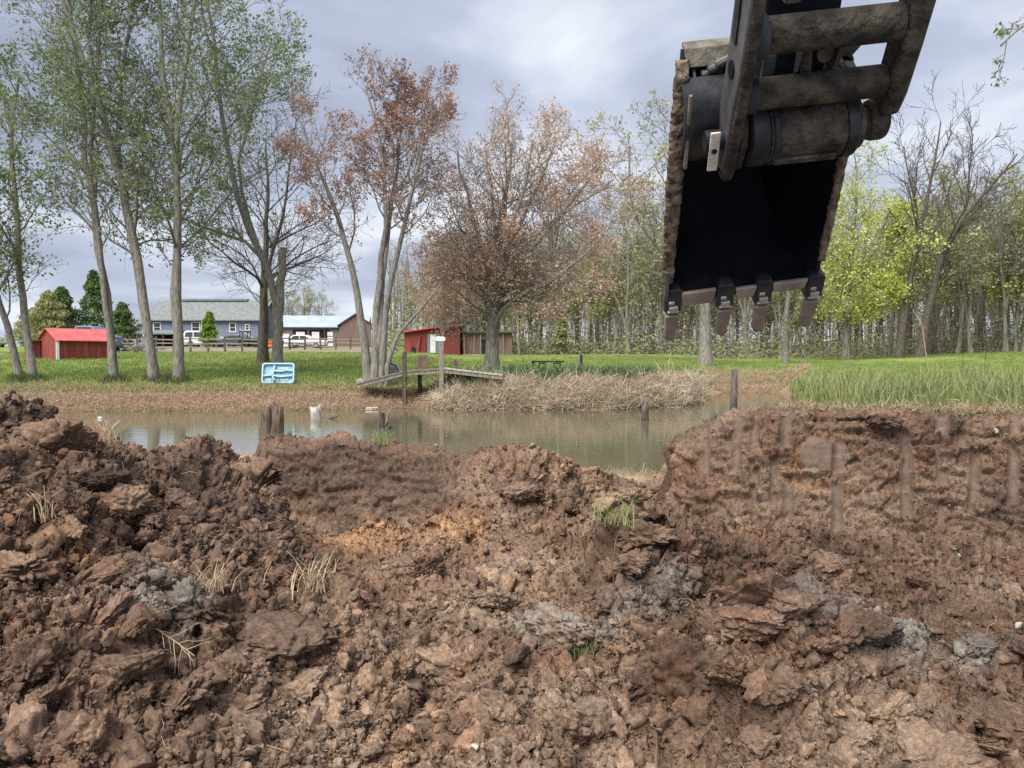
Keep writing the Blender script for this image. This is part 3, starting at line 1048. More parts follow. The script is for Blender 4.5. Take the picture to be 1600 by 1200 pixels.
TALL = [lvl(15, .26, .98, 50, .27, up=.07, wig=.16, npts=8, rr=.42), lvl(8, .2, 1, 48, .46, up=.04, wig=.18, npts=6, rr=.5), lvl(6, .2, 1, 45, .55, up=.03, wig=.2, npts=5, rr=.55)]
TALL_L = dict(n=8, size=.06, spread=.12)
# --- tall spring trees on the left shore
d = 26.5
make_tree('lakeside_tree', 'slender leaning tree with twin stem, beside the dirt patch left of the red shed', 11, root(44, d), [
    stem_from(52, d, [(44, 540), (36, 470), (28, 400), (26, 340), (18, 240), (30, 120)], .145, .05, 1.0),
    stem_from(32, d, [(20, 545), (8, 500), (-6, 455), (-30, 380), (-50, 250)], .13, .05, -1.0)], TALL, TALL_L, BARK_GREY, 'spring', 'tall leafing trees on the far bank')
make_tree('lakeside_tree', 'tall tree with grey trunk standing directly in front of the red shed corner', 12, root(178, d), [
    stem_from(178, d, [(172, 510), (162, 430), (150, 360), (140, 290), (132, 230), (126, 160), (118, 60), (100, -60), (90, -160)], .145, .035, .8),
    stem_from(178, d, [(172, 510), (162, 430), (150, 360), (140, 290), (136, 235), (152, 150), (150, 40), (165, -110)], .12, .03, -.6)],
    TALL, TALL_L, BARK_GREY, 'spring', 'tall leafing trees on the far bank')
make_tree('lakeside_tree', 'tall leaning tree forking high up, between red shed and blue grey house', 13, root(242, d - .3), [
    stem_from(242, d - .3, [(232, 530), (222, 460), (210, 390), (198, 320), (184, 260), (170, 205), (150, 150), (118, 70), (90, -20), (60, -120)], .17, .04, -.8),
    stem_from(242, d - .3, [(232, 530), (222, 460), (210, 390), (198, 320), (184, 260), (178, 200), (190, 110), (205, 20), (222, -110)], .14, .035, .8),
    stem_from(242, d - .3, [(232, 530), (222, 460), (210, 390), (198, 320), (184, 260), (160, 190), (142, 90), (140, -20), (150, -140)], .13, .035, .3)],
    TALL, TALL_L, BARK_GREY, 'spring', 'tall leafing trees on the far bank')
make_tree('lakeside_tree', 'straight upright tall tree directly in front of the silver van', 14, root(279, d - .3), [
    stem_from(279, d - .3, [(279, 520), (277, 420), (276, 320), (274, 240), (268, 190), (258, 120), (250, 40), (244, -80), (240, -170)], .17, .035, .5),
    stem_from(279, d - .3, [(279, 520), (277, 420), (276, 320), (274, 240), (278, 190), (284, 110), (300, 30), (318, -60), (330, -150)], .16, .035, -.7),
    stem_from(279, d - .3, [(279, 520), (277, 420), (276, 320), (275, 235), (300, 180), (340, 140), (390, 100), (430, 85)], .09, .025, .4)],
    TALL, TALL_L, BARK_GREY, 'spring', 'tall leafing trees on the far bank')
# --- tree with the snapped-off stem
d = 30
make_tree('broken_tree', 'old grey tree with snapped stem and one long curved living limb', 15, root(434, d), [
    stem_from(434, d, [(433, 520), (437, 460), (441, 420), (443, 387)], .20, .14, 0),
    stem_from(434, d, [(433, 520), (436, 455), (415, 415), (395, 370), (372, 320), (356, 260), (348, 200), (340, 130), (330, 40), (318, -60)], .18, .04, -.6),
    stem_from(434, d, [(433, 520), (436, 455), (415, 415), (395, 372), (350, 368), (300, 350), (260, 330), (215, 305)], .12, .03, 1.0),
    stem_from(434, d, [(433, 520), (436, 455), (415, 415), (395, 370), (374, 320), (372, 250), (395, 170), (410, 100), (425, 60)], .12, .03, 1.2)],
    [lvl(12, .52, .98, 48, .25, up=.07, wig=.16, npts=7, rr=.45), lvl(8, .2, 1, 46, .48, up=.05, wig=.17, rr=.5), lvl(6, .2, 1, 45, .55, up=.04, wig=.2, npts=5, rr=.55)],
    dict(n=8, size=.06, spread=.12), BARK_GREY, 'spring', dead=1)
# --- bare tree behind it
d = 37
make_tree('bare_tree', 'bare fine-twigged tree behind the snapped tree, without leaves', 16, root(411, d), [
    stem_from(411, d, [(411, 500), (413, 430), (416, 360), (420, 290), (415, 220)], .27, .03, .5),
    stem_from(411, d, [(411, 500), (413, 430), (440, 350), (452, 270), (460, 200)], .14, .03, -.5),
    stem_from(411, d, [(411, 500), (412, 440), (385, 400), (350, 380), (318, 372)], .10, .02, .5),
    stem_from(411, d, [(411, 500), (413, 445), (450, 410), (490, 385), (520, 375)], .10, .02, -.5)],
    [lvl(13, .3, 1, 44, .40, up=.05, wig=.13, npts=7, rr=.45), lvl(9, .2, 1, 44, .48, up=.05, wig=.15, rr=.5), lvl(6, .2, 1, 42, .55, up=.05, wig=.18, npts=5, rr=.55)],
    None, BARK_DARK, None, rmin=.009)
# --- multi-stem tree with red buds
d = 25.5
b = lambda px, pts, r0, r1, dy=0.0: stem_from(px, d, pts, r0, r1, dy)
make_tree('multi_stem_tree', 'multi-stem tree with reddish buds rising beside the small dock', 17, root(588, d), [
    b(600, [(612, 545), (628, 515), (650, 490), (668, 470), (690, 440)], .11, .025, .6),
    b(577, [(572, 540), (560, 480), (553, 430), (545, 390), (530, 345), (515, 310), (500, 270), (480, 220), (470, 190)], .17, .03, -.5),
    b(585, [(586, 520), (590, 450), (600, 380), (604, 320), (600, 260), (590, 200), (575, 150)], .16, .03, .5),
    b(594, [(600, 520), (606, 460), (618, 400), (634, 350), (640, 310), (650, 270), (662, 220), (680, 170)], .14, .03, -.8),
    b(590, [(592, 520), (598, 450), (604, 390), (612, 320), (618, 250), (628, 180), (640, 140)], .13, .03, 1.0)],
    [lvl(12, .5, 1, 44, .27, up=.09, wig=.16, npts=7, rr=.45), lvl(8, .2, 1, 46, .5, up=.09, wig=.16, rr=.5), lvl(7, .15, 1, 42, .58, up=.09, wig=.18, npts=5, rr=.55)],
    dict(n=9, size=.048, spread=.06), BARK_GREY, 'redbud', dead=1)
# --- big orange budding tree
d = 29
b = lambda pts, r0, r1, dy=0.0: stem_from(768, d, pts, r0, r1, dy)
make_tree('orange_tree', 'broad orange brown budding tree with short dark trunk behind the dock', 18, root(768, d), [
    b([(769, 545), (772, 500), (776, 430), (780, 360), (790, 300), (798, 255), (800, 225)], .30, .04, .5),
    b([(769, 545), (772, 500), (776, 430), (775, 360), (765, 290), (758, 230)], .15, .03, 1.4),
    b([(769, 545), (772, 500), (778, 420), (800, 350), (828, 280), (832, 225)], .15, .03, -1.4),
    b([(769, 545), (772, 490), (765, 420), (742, 350), (725, 290), (715, 235)], .18, .03, -.8),
    b([(769, 545), (772, 480), (790, 400), (820, 330), (850, 270), (870, 215)], .18, .03, .8),
    b([(769, 545), (772, 480), (800, 430), (850, 360), (900, 310), (935, 260)], .17, .03, -.8),
    b([(769, 545), (771, 495), (810, 460), (860, 440), (905, 410), (950, 360)], .13, .025, -1.6),
    b([(769, 545), (772, 470), (820, 390), (880, 330), (930, 300), (955, 290)], .12, .025, 1.5),
    b([(769, 545), (772, 470), (745, 400), (715, 350), (700, 300)], .12, .025, 1.5),
    b([(769, 545), (771, 490), (740, 450), (715, 420), (690, 400)], .12, .025, 1.2)],
    [lvl(13, .26, 1, 56, .36, up=.02, wig=.15, npts=7, rr=.42), lvl(8, .2, 1, 46, .48, up=.04, wig=.17, rr=.5), lvl(7, .15, 1, 44, .58, up=.05, wig=.2, npts=5, rr=.55)],
    dict(n=6, size=.052, spread=.12), BARK_GREY, 'orange')
# --- trees in the field
d = 46
b = lambda pts, r0, r1, dy=0.0: stem_from(1103, d, pts, r0, r1, dy)
make_tree('field_tree', 'thick pale trunked pasture tree under the raised bucket', 19, root(1103, d), [
    b([(1102, 520), (1102, 470), (1100, 410), (1085, 340), (1070, 260), (1050, 190)], .40, .05, .5),
    b([(1102, 520), (1102, 470), (1060, 420), (1010, 370), (980, 310), (985, 230)], .22, .04, -1.0),
    b([(1102, 520), (1102, 465), (1130, 400), (1160, 330), (1180, 250)], .22, .04, 1.0)],
    [lvl(12, .35, 1, 44, .34, up=.06, wig=.14, npts=7, rr=.5), lvl(7, .2, 1, 44, .45, up=.05, wig=.16, rr=.5), lvl(5, .15, 1, 42, .55, up=.04, wig=.2, npts=5, rr=.55)],
    dict(n=4, size=.11, spread=.12), BARK_GREY, 'pale', rmin=.014)
d = 50
b = lambda px, pts, r0, r1, dy=0.0: stem_from(px, d, pts, r0, r1, dy)
make_tree('field_tree', 'slim pale trunked pasture tree with one low side branch', 20, root(1228, d), [
    b(1228, [(1228, 520), (1230, 470), (1236, 420), (1225, 350), (1230, 270)], .22, .04, .5),
    b(1228, [(1228, 530), (1240, 505), (1252, 495), (1262, 470)], .09, .03, -.5)],
    [lvl(12, .35, 1, 44, .34, up=.06, wig=.14, npts=7, rr=.5), lvl(7, .2, 1, 44, .45, up=.05, wig=.16, rr=.5), lvl(4, .15, 1, 42, .55, up=.04, wig=.2, npts=5, rr=.55)],
    dict(n=5, size=.11, spread=.12), BARK_GREY, 'olive', rmin=.014)
d = 56
b = lambda px, pts, r0, r1, dy=0.0: stem_from(px, d, pts, r0, r1, dy)
make_tree('lime_tree', 'bright yellow green leafing tree right of the bucket', 21, root(1322, d), [
    b(1322, [(1322, 500), (1326, 430), (1335, 360), (1340, 290), (1335, 240)], .28, .04, .5),
    b(1322, [(1324, 480), (1350, 420), (1375, 370), (1390, 330)], .16, .04, -1.0),
    b(1322, [(1324, 490), (1305, 440), (1290, 390), (1285, 330)], .16, .04, 1.0),
    b(1322, [(1324, 500), (1360, 460), (1390, 440), (1410, 420)], .12, .03, -1.0)],
    [lvl(13, .22, 1, 54, .40, up=.03, wig=.16, npts=7, rr=.45), lvl(8, .2, 1, 46, .5, up=.02, wig=.16, rr=.5), lvl(6, .15, 1, 44, .58, up=.0, wig=.2, npts=5, rr=.55)],
    dict(n=15, size=.10, spread=.25), BARK_FAR, 'lime', rmin=.014)
d = 54
b = lambda px, pts, r0, r1, dy=0.0: stem_from(px, d, pts, r0, r1, dy)
make_tree('bare_tree', 'tall bare forked tree with dark limbs right of the yellow green tree', 22, root(1404, d), [
    b(1404, [(1412, 500), (1422, 440), (1434, 380), (1446, 330), (1455, 290), (1462, 240), (1470, 190)], .30, .04, .5),
    b(1404, [(1412, 500), (1422, 440), (1436, 372), (1432, 320), (1420, 270), (1412, 230)], .16, .03, -.8)],
    [lvl(12, .42, 1, 40, .32, up=.08, wig=.12, npts=7, rr=.55), lvl(6, .25, 1, 40, .45, up=.08, wig=.14, rr=.55), lvl(4, .2, 1, 38, .5, up=.08, wig=.18, npts=5, rr=.6)],
    None, BARK_DARK, None, rmin=.016)
make_tree('bare_tree', 'wide leaning bare tree with long rising limbs at the field edge', 23, root(1436, d), [
    b(1436, [(1448, 500), (1460, 440), (1470, 400), (1490, 360), (1515, 325), (1540, 300), (1570, 270), (1590, 240)], .34, .04, -.5),
    b(1436, [(1448, 500), (1462, 440), (1474, 398), (1500, 350), (1516, 310), (1514, 260), (1520, 210)], .22, .04, .8),
    b(1436, [(1448, 500), (1460, 440), (1455, 400), (1440, 380), (1420, 375)], .12, .03, .8)],
    [lvl(12, .42, 1, 40, .32, up=.08, wig=.12, npts=7, rr=.55), lvl(6, .25, 1, 40, .45, up=.08, wig=.14, rr=.55), lvl(4, .2, 1, 38, .5, up=.08, wig=.18, npts=5, rr=.6)],
    None, BARK_DARK, None, rmin=.016)
# --- tree just outside the frame on the right; its boughs hang into the picture
bx = np.array([14.6, 17.0, ground_point(14.6, 17.0) - .15])
make_tree('overhanging_tree', 'tree on the right whose drooping bare boughs hang into the sky', 24, bx, [
    ([bx, bx + [-.1, 0, 3], bx + [-.2, .1, 6], bx + [0, 0, 9], bx + [.3, .2, 11.5]], .24, .06),
    ([bx + [-.2, .1, 6], bx + [-1.2, .2, 7.6], bx + [-2.4, .2, 8.2], bx + [-3.5, .1, 7.9], bx + [-4.2, 0, 7.3]], .09, .02),
    ([bx + [-.1, .1, 5], bx + [-1.1, .3, 6.2], bx + [-2.2, .5, 6.9], bx + [-3.1, .4, 6.9]], .08, .02)],
    [lvl(9, .4, 1, 45, .24, up=-.05, wig=.16, npts=7, rr=.5), lvl(6, .25, 1, 45, .45, up=-.06, wig=.18, rr=.5), lvl(4, .2, 1, 45, .5, up=-.05, wig=.2, npts=5, rr=.6)],
    dict(n=2, size=.05, spread=.04), BARK_GREY, 'spring')


# --- evergreens and small trees near the buildings
def conifer(px, d, h, w, label, seed, leafmat='conifer', name='evergreen_tree', group=None):
    r = np.random.default_rng(seed)
    base = root(px, d, .05)
    t = thing(name, label, 'tree', tuple(base), 0, group)
    V, Fq = tubes(np.array([[[0, 0, 0], [.05, 0, h * .5], [0, .03, h]]], float), np.array([[.035 * h * .5, .02 * h * .5, .01]]), 7)
    link('trunk', np_mesh('trunk', V, Fq, True), BARK_DARK, t)
    n = 6500
    zz = r.random(n) ** .8
    rad_ = ((1 - zz) ** .6 * np.minimum(1, .35 + zz * 3)) * w * .5 * (.55 + .45 * np.sqrt(r.random(n))) * (1 + .25 * np.sin(zz * 34 + r.random(n)))
    th = r.uniform(0, 6.28, n)
    lump = 1 + .55 * fbm(np.stack([np.cos(th) * 2, np.sin(th) * 2, zz * 7], 1) + seed, 2, seed)
    pts = np.stack([np.cos(th) * rad_ * lump, np.sin(th) * rad_ * lump, .06 * h + zz * h * .95], 1)
    link('crown', np_mesh('crown', *leaf_quads(r, pts, .13, .08)), LEAF[leafmat], t)


conifer(78, 72, 5.2, 4.2, 'pale green bushy evergreen behind the red shed, beside a darker one', 31, 'olive')
conifer(98, 74, 5.7, 3.8, 'dark pointed evergreen behind the red shed roof', 32)
conifer(148, 76, 7.4, 3.2, 'tall narrow evergreen behind the right end of the red shed', 33)
conifer(193, 86, 4.8, 3.0, 'short dark evergreen at the left end of the blue grey house', 34)
conifer(55, 80, 4.0, 4.4, 'low olive bush tree left of the evergreens behind the shed', 36, 'olive')
conifer(328, 84, 3.7, 1.8, 'small bright green young tree in front of the silver van', 35, 'fresh', 'young_tree')
conifer(875, 60, 4.2, 1.3, 'small feathery bare sapling at the bench', 37, 'pale', 'sapling')

GEN = {}


def generic(kind, seed, h, spread, leafmat, leaf, twig=3, bark=None):
    r = np.random.default_rng(seed)
    st = []
    lean = r.normal(size=2) * .05
    pts = [np.array([lean[0] * h * t + r.normal() * .12, lean[1] * h * t + r.normal() * .12, h * t]) for t in (0, .25, .5, .75, 1)]
    pts[0] = np.zeros(3)
    st.append((pts, h * .016, .03))
    for _ in range(2):
        q = [p.copy() for p in pts[:2]]
        dirv = r.normal(size=2) * spread * .25
        for k, t in enumerate((.5, .7, .9)):
            q.append(pts[1] + np.array([dirv[0] * (k + 1) * h / 15, dirv[1] * (k + 1) * h / 15, h * (t - .25)]))
        st.append((q, h * .011, .025))
    V, Fq, LVF = tree_meshes(seed, st, [lvl(10, .35, 1, 42, .30 * spread / 4, up=.08, wig=.14, npts=6, rr=.5), lvl(6, .2, 1, 42, .45, up=.06, wig=.16, npts=5, rr=.5), lvl(twig, .15, 1, 40, .55, up=.04, wig=.2, npts=4, rr=.6)], leaf, .016)
    GEN[kind] = (np_mesh('trunk', V, Fq, True), np_mesh('crown', *LVF) if LVF else None)
    GEN[kind][0].materials.append(bark or BARK_FAR)
    if GEN[kind][1]:
        GEN[kind][1].materials.append(LEAF[leafmat])


generic('olive', 41, 12, 4, 'olive', dict(n=5, size=.14, spread=.22), 4)
generic('olive2', 42, 13, 4.5, 'olive', dict(n=4, size=.14, spread=.25), 4)
generic('pale', 43, 11.5, 4, 'pale', dict(n=4, size=.13, spread=.22), 4)
generic('bare', 44, 14, 3.6, None, None, 5)
generic('bare2', 45, 15, 3.2, None, None, 5, BARK_DARK)
generic('lime', 46, 9, 4, 'lime', dict(n=4, size=.14, spread=.25), 4)
generic('orange', 47, 10, 4, 'orange', dict(n=4, size=.12, spread=.2), 4)
WOOD_LABEL = {'olive': 'slender olive leafed', 'pale': 'pale budding', 'bare': 'leafless grey', 'lime': 'yellow green understorey', 'orange': 'orange budding'}


def wood_label(fam, px, d, s):
    where = ('behind the red barn' if px < 760 else 'behind the old bench' if px < 930 else 'behind the thick pasture tree' if px < 1150
             else 'behind the slim pasture tree' if px < 1290 else 'behind the yellow green tree' if px < 1390 else 'behind the bare forked trees' if px < 1500 else 'behind the tall bank grass')
    row = 'at the edge of the wood' if d < 76 else 'inside the wood' if d < 90 else 'deep in the wood'
    return (('short ' if s < .86 else 'tall ' if s > 1.08 else '') + WOOD_LABEL[fam] + ' tree ' + row + ' ' + where)


rw = random.Random(5)


def wood_tree(kind, px, d, s, label=None, group='trees of the wood behind the field'):
    b_ = on_ground(px, d, .1)
    fam = kind.rstrip('2')
    lb = label or wood_label(fam, px, d, s)
    t = thing('woodland_tree', lb, 'tree', tuple(b_), rw.uniform(0, 6.28), group if label else lb.split(' tree ')[0] + ' trees of the wood')
    t.scale = (s * rw.uniform(.9, 1.1), s * rw.uniform(.9, 1.1), s)
    for nm, me_ in zip(('trunk', 'crown'), GEN[kind]):
        if me_:
            link(nm, me_, None, t)


for i in range(150):
    px = rw.uniform(640, 1760)
    d = rw.uniform(66, 104)
    if px > 1380:
        d = rw.uniform(60, 96)
    k = rw.choices(['olive', 'olive2', 'pale', 'bare', 'bare2', 'lime'], [3, 3, 2, 3, 2.5, 1.2 if px > 1240 else .5])[0]
    tall = np.interp(px, [640, 760, 900, 1000, 1250, 1420, 1600, 1760], [.70, .85, .95, 1.0, 1.0, 1.05, 1.18, 1.2])
    wood_tree(k, px, d, tall * rw.uniform(.72, 1.12))
for px, d, s in ((690, 58, .62), (740, 62, .7), (812, 58, .75), (668, 66, .7)):
    wood_tree('orange', px, d, s, {690: 'short orange budding tree before the red barn corner', 740: 'orange budding tree before the brown lean-to', 812: 'orange budding tree left of the bench', 668: 'orange budding tree behind the red barn'}[px], 'budding trees by the barn')
for px, d, s, k in ((452, 118, .72, 'olive'), (478, 122, .78, 'pale'), (505, 125, .6, 'olive2'), (640, 112, .75, 'olive'), (430, 125, .7, 'olive2')):
    wood_tree(k, px, d, s, {452: 'olive leafing tree behind the grey garage roof', 478: 'pale budding tree behind the garage roof', 505: 'shortest round tree peeping over the garage roof', 640: 'olive tree behind the garage gable', 430: 'olive tree between the house and the garage'}[px], 'trees behind the garage')

# undergrowth and the far mass of the wood
r = np.random.default_rng(77)
n = 76000
px = r.uniform(600, 1850, n); d = r.uniform(62, 112, n)
x = (px - 800) / F * d
h = np.abs(r.normal(size=n)) * 2.4 * (.35 + sstep(-.3, .5, fbm(np.stack([x * .25, d * .25, np.zeros(n)], 1), 3, 8)))
pts = np.stack([x, d, ground_z(x, d) + h], 1)
pick = r.random(n)
o = link('wood_undergrowth', np_mesh('wood_undergrowth', *leaf_quads(r, pts[pick < .5], .13, .1)), LEAF['olive']); o['kind'] = 'stuff'
o = link('wood_brush', np_mesh('wood_brush', *leaf_quads(r, pts[pick >= .5], .13, .1)), BARK_FAR); o['kind'] = 'stuff'
# far trunks that merge into one mass
n = 390
px = r.uniform(610, 1850, n); d = r.uniform(100, 150, n); x = (px - 800) / F * d
z0 = ground_z(x, d); hh = r.uniform(9, 17, n)
lean = r.normal(size=(n, 2)) * .6
P = np.stack([np.stack([x, d, z0 - .2], 1), np.stack([x + lean[:, 0] * .4, d, z0 + hh * .5], 1), np.stack([x + lean[:, 0], d + lean[:, 1], z0 + hh], 1)], 1)
R = np.stack([hh * .013, hh * .009, np.full(n, .03)], 1)
v1, f1 = tubes(P, R, 5)
C1, R1 = sprout(r, P, R, 10, .3, 1, 45, .24, .1, .14, 5, .5, .02)
C2, R2 = sprout(r, C1, R1, 4, .3, 1, 45, .5, .08, .16, 3, .6, .02)
v2, f2 = tubes(C1, R1, 3)
v3, f3 = tubes(C2, R2, 3)
o = link('far_wood', np_mesh('far_wood', np.concatenate([v1, v2, v3]), np.concatenate([f1, f2 + len(v1), f3 + len(v1) + len(v2)]), True), BARK_FAR)
o['kind'] = 'stuff'
lp = C2[:, 1:].reshape(-1, 3)
lp = lp[r.random(len(lp)) < .38]
o = link('far_wood_foliage', np_mesh('far_wood_foliage', *leaf_quads(r, lp, .16, .35)), LEAF['olive']); o['kind'] = 'stuff'
# ================================================================== EXCAVATOR ARM AND BUCKET
STEEL = mat('dirty_black_steel', (0.018, 0.02, 0.026), (0.085, 0.083, 0.085), rough=.55, scale=5, bump=.4, bscale=26, metal=.3, bdist=.008, ramp=(.42, .75))
WORN = mat('worn_grey_steel', (0.055, 0.056, 0.062), (0.16, 0.155, 0.15), rough=.5, scale=7, bump=.4, bscale=26, metal=.3, bdist=.006)
MUDDY = mat('mud_caked_steel', (0.026, 0.022, 0.02), (0.115, 0.09, 0.068), rough=.85, scale=13, bump=1.0, bscale=40, bdist=.03, ramp=(.38, .7), detail=9)
CAKE = mat('dried_mud', (0.05, 0.036, 0.028), (0.27, 0.20, 0.145), rough=.95, scale=22, bump=1.0, bscale=34, bdist=.03)
TOOTH = mat('tooth_steel', (0.22, 0.175, 0.145), (0.36, 0.30, 0.25), rough=.6, scale=9, bump=.3, bscale=30, metal=.25, bdist=.005)
BRIGHT = mat('scraped_steel', (0.38, 0.37, 0.36), (0.62, 0.60, 0.57), rough=.45, scale=20, metal=.5, bump=.3)
PALE = mat('pale_steel_plate', (0.42, 0.38, 0.33), (0.60, 0.55, 0.48), rough=.6, scale=20, bump=.3)
RIMM = mat('faded_rim_paint', (0.10, 0.092, 0.072), (0.22, 0.20, 0.16), rough=.7, scale=12, bump=.4)
INNER_SHADE = mat('bucket_inside_shade', (0.004, 0.005, 0.009), (0.012, 0.013, 0.018), rough=.7, scale=4, bump=.3, spec=.15)  # near-black paints the bucket's inner shade into the steel, stick included

arm = bpy.data.objects.new('excavator_arm', None)
COL.objects.link(arm)
arm.matrix_world = Matrix.Translation((1.181, 4.088, 2.0585)) @ (Matrix.Rotation(math.radians(5.05), 4, 'Z') @ Matrix.Rotation(math.radians(42.94), 4, 'X') @ Matrix.Rotation(math.radians(-8.18), 4, 'Y'))
tag(arm, 'black mud caked excavator bucket with four teeth hanging from its arm', 'excavator')

HW = .375


def taper(o):
    """The bucket narrows towards its back."""
    for v in o.data.vertices:
        v.co.x *= 1 - .42 * max(0.0, v.co.y) / .7
    return o


side = [(.0, .02), (.02, .80), (.06, 1.0), (.10, 1.12), (.18, 1.165), (.28, 1.16), (.50, 1.06), (.65, .88), (.72, .62), (.66, .34), (.50, .13), (.28, .03), (.08, .0)]
wrap = [(-.005, .0), (.10, .004), (.28, .03), (.42, .085), (.53, .165), (.62, .28), (.68, .42), (.705, .60), (.69, .76), (.63, .90), (.54, 1.02), (.43, 1.10), (.30, 1.15), (.19, 1.158)]
shell_ = taper(MB().shell(wrap, -HW, HW, .018).build('bucket_shell', INNER_SHADE, arm))
for sx, nm in ((-1, 'side_plate'), (1, 'side_plate')):
    taper(MB().prism(side, sx * HW, sx * (HW + .02)).build(nm, INNER_SHADE, shell_))
MB().shell([(.175, 1.115), (.215, 1.175), (.27, 1.175)], -HW + .045, HW - .04, .02).build('rim_bar', RIMM, shell_, .004)
# caked edge of each side plate: rough strip of dried mud
rc_ = np.random.default_rng(3)


def mud_strip(x, z0, z1, w0, w1, y, seed):
    rr_ = np.random.default_rng(seed)
    nz = 150; nxs = 10
    zz = np.linspace(z0, z1, nz); ss = np.linspace(-1, 1, nxs)
    G = []
    for k, z_ in enumerate(zz):
        yb = np.interp(z_, [0, .8, 1.0, 1.12, 1.165], [.0, .02, .06, .10, .18]) + y
        w_ = np.interp(z_, [z0, (z0 + z1) / 2, z1], [w0, w1, w1 * .8]) * (.92 + .16 * rr_.random())
        for s_ in ss:
            G.append((x * (1 - .42 * max(0, yb) / .7) + s_ * w_ / 2, yb - .012 * (1 - abs(s_) ** 4), z_))
    G = np.array(G)
    G += np.stack([fbm(G * 30, 3, seed, .65), fbm(G * 34, 3, seed + 1, .65), np.zeros(len(G))], 1) * np.array([.004, .005, 0])
    I_ = np.arange(nz * nxs).reshape(nz, nxs)
    f_ = np.stack([I_[:-1, :-1].ravel(), I_[:-1, 1:].ravel(), I_[1:, 1:].ravel(), I_[1:, :-1].ravel()], 1)
    o = link('caked_mud', np_mesh('caked_mud', G, f_, True), CAKE, shell_)
    md = o.modifiers.new('thick', 'SOLIDIFY'); md.thickness = .02; md.offset = 0
    return o


mud_strip(-HW - .012, .10, 1.16, .04, .064, -.004, 5)
mud_strip(HW + .012, .14, .86, .022, .03, -.004, 9)
# curved upper front plate between the side plates
MB().shell([(.10, 1.11), (.03, 1.09), (-.025, 1.04), (-.05, .97), (-.05, .90), (-.03, .82), (.01, .765), (.06, .74)], -HW + .004, HW - .004, .02).build('top_plate', STEEL, shell_, smooth=False)
MB().box((-.352, -.04, .93), (.016, .02, .34)).build('corner_strip', RIMM, shell_, .004)
MB().prism([(.10, 1.06), (.24, 1.06), (.24, 1.13), (.2, 1.135)], -.30, -.288).build('gusset_plate', WORN, shell_)
MB().box((-.05, .25, 1.11), (.56, .012, .10)).build('back_panel', WORN, shell_)
# cutting lip
MB().prism([(-.02, -.02), (.10, -.01), (.10, .012), (-.012, .006)], -HW - .012, HW + .012).build('lip', STEEL, shell_, .003)
for x0, x1, z0_, z1_ in ((-.315, -.135, -.052, .045), (-.035, .075, -.040, .038), (.155, .335, -.022, .048)):
    m_ = MB().prism([(x0 + .008, z0_), (x1 - .012, z0_ + .006), (x1, z1_ - .006), (x0, z1_ - .012)], -.032, -.008, 'y')
    m_.build('lip_segment', TOOTH, shell_, .006)
for i, tx_ in enumerate((-.352, -.082, .116, .380)):
    ad = MB().prism([(-.045, .04), (-.045, -.085), (.045, -.085), (.045, .04), (.03, .06), (-.03, .06)], -.03, .045, 'y').build('tooth_adapter', STEEL, shell_, .008)
    ad.location = (tx_, 0, 0)
    ww = .037
    prof_ = [(-ww, -.10)] + [(-ww + .002 * k, -.10 - .03 * k) for k in (1, 2, 3, 4)] + [(-ww * .82, -.245), (-ww * .5, -.268), (0, -.278), (ww * .5, -.27), (ww * .85, -.248)] + [(ww - .002 * k, -.10 - .03 * k) for k in (4, 3, 2, 1)] + [(ww, -.10)]
    th_ = MB().prism(prof_, -.045, -.005, 'y').build('tooth', TOOTH, shell_, .006)
    th_.location = (tx_, 0, 0)
    th_.rotation_euler = (0, (.03, 0, .02, .05)[i], 0)
    pn = MB().box((0, -.037, -.055), (.045, .02, .03)).box((0, -.035, -.078), (.06, .014, .012)).box((-.012, -.035, -.02), (.03, .012, .02)).build('tooth_pin', BRIGHT, shell_, .004)
    pn.location = (tx_, 0, 0)
MB().box((-.392, -.012, .085), (.02, .04, .19)).build('side_cutter', WORN, shell_, .004)
# hinge ears
for ex in (-.165, .30):
    MB().prism([(-.06, .74), (-.15, .80), (-.20, .93), (-.16, 1.04), (-.02, 1.10), (.14, 1.12), (.12, .78)], ex, ex + .03).build('hinge_ear', MUDDY, shell_, .004)
# bucket pin, its barrel and collars
MB().cyl((-.30, -.12, .93), (.47, -.12, .93), .042, n=20).build('bucket_pin', STEEL, arm, smooth=False)
brl = MB().cyl((-.05, -.12, .93), (.262, -.12, .93), .118, n=32).build('pin_barrel', MUDDY, arm)
for x0, x1, rr_ in ((-.125, -.055, .125), (-.04, -.015, .128), (.265, .315, .125), (.318, .345, .10), (.345, .39, .066)):
    MB().cyl((x0, -.12, .93), (x1, -.12, .93), rr_, n=32).build('collar', STEEL if x0 < .3 else MUDDY, brl, .006)
MB().box((.1, -.225, .86), (.26, .03, .03)).build('weld_bead', MUDDY, brl, .008)
# link frame: left plate, right arm and two cross tubes
lp_prof = [(-.06, .775), (-.14, .79), (-.17, .88), (-.19, 1.05), (-.235, 1.25), (-.26, 1.5), (-.26, 1.9), (-.05, 1.9), (-.06, 1.45), (-.05, 1.25), (-.02, 1.05), (-.01, .88)]
lpl = MB().prism(lp_prof, -.222, -.178).build('link_plate', WORN, arm, .008)
MB().prism([(-.065, .735), (-.14, .735), (-.175, .80), (-.205, .95), (-.24, 1.15), (-.272, 1.45), (-.275, 1.92), (-.245, 1.92), (-.242, 1.46), (-.215, 1.2), (-.18, 1.0), (-.15, .86)], -.212, -.168).build('edge_mud', MUDDY, lpl, .008)
MB().cyl((-.2285, -.135, 1.235), (-.2205, -.135, 1.235), .036, n=20).build('plate_hole_shade', INNER_SHADE, lpl)  # dark disc painting the hole's shade onto the solid plate
MB().box((-.2245, -.135, 1.55), (.012, .05, .42)).build('plate_slot', STEEL, lpl)
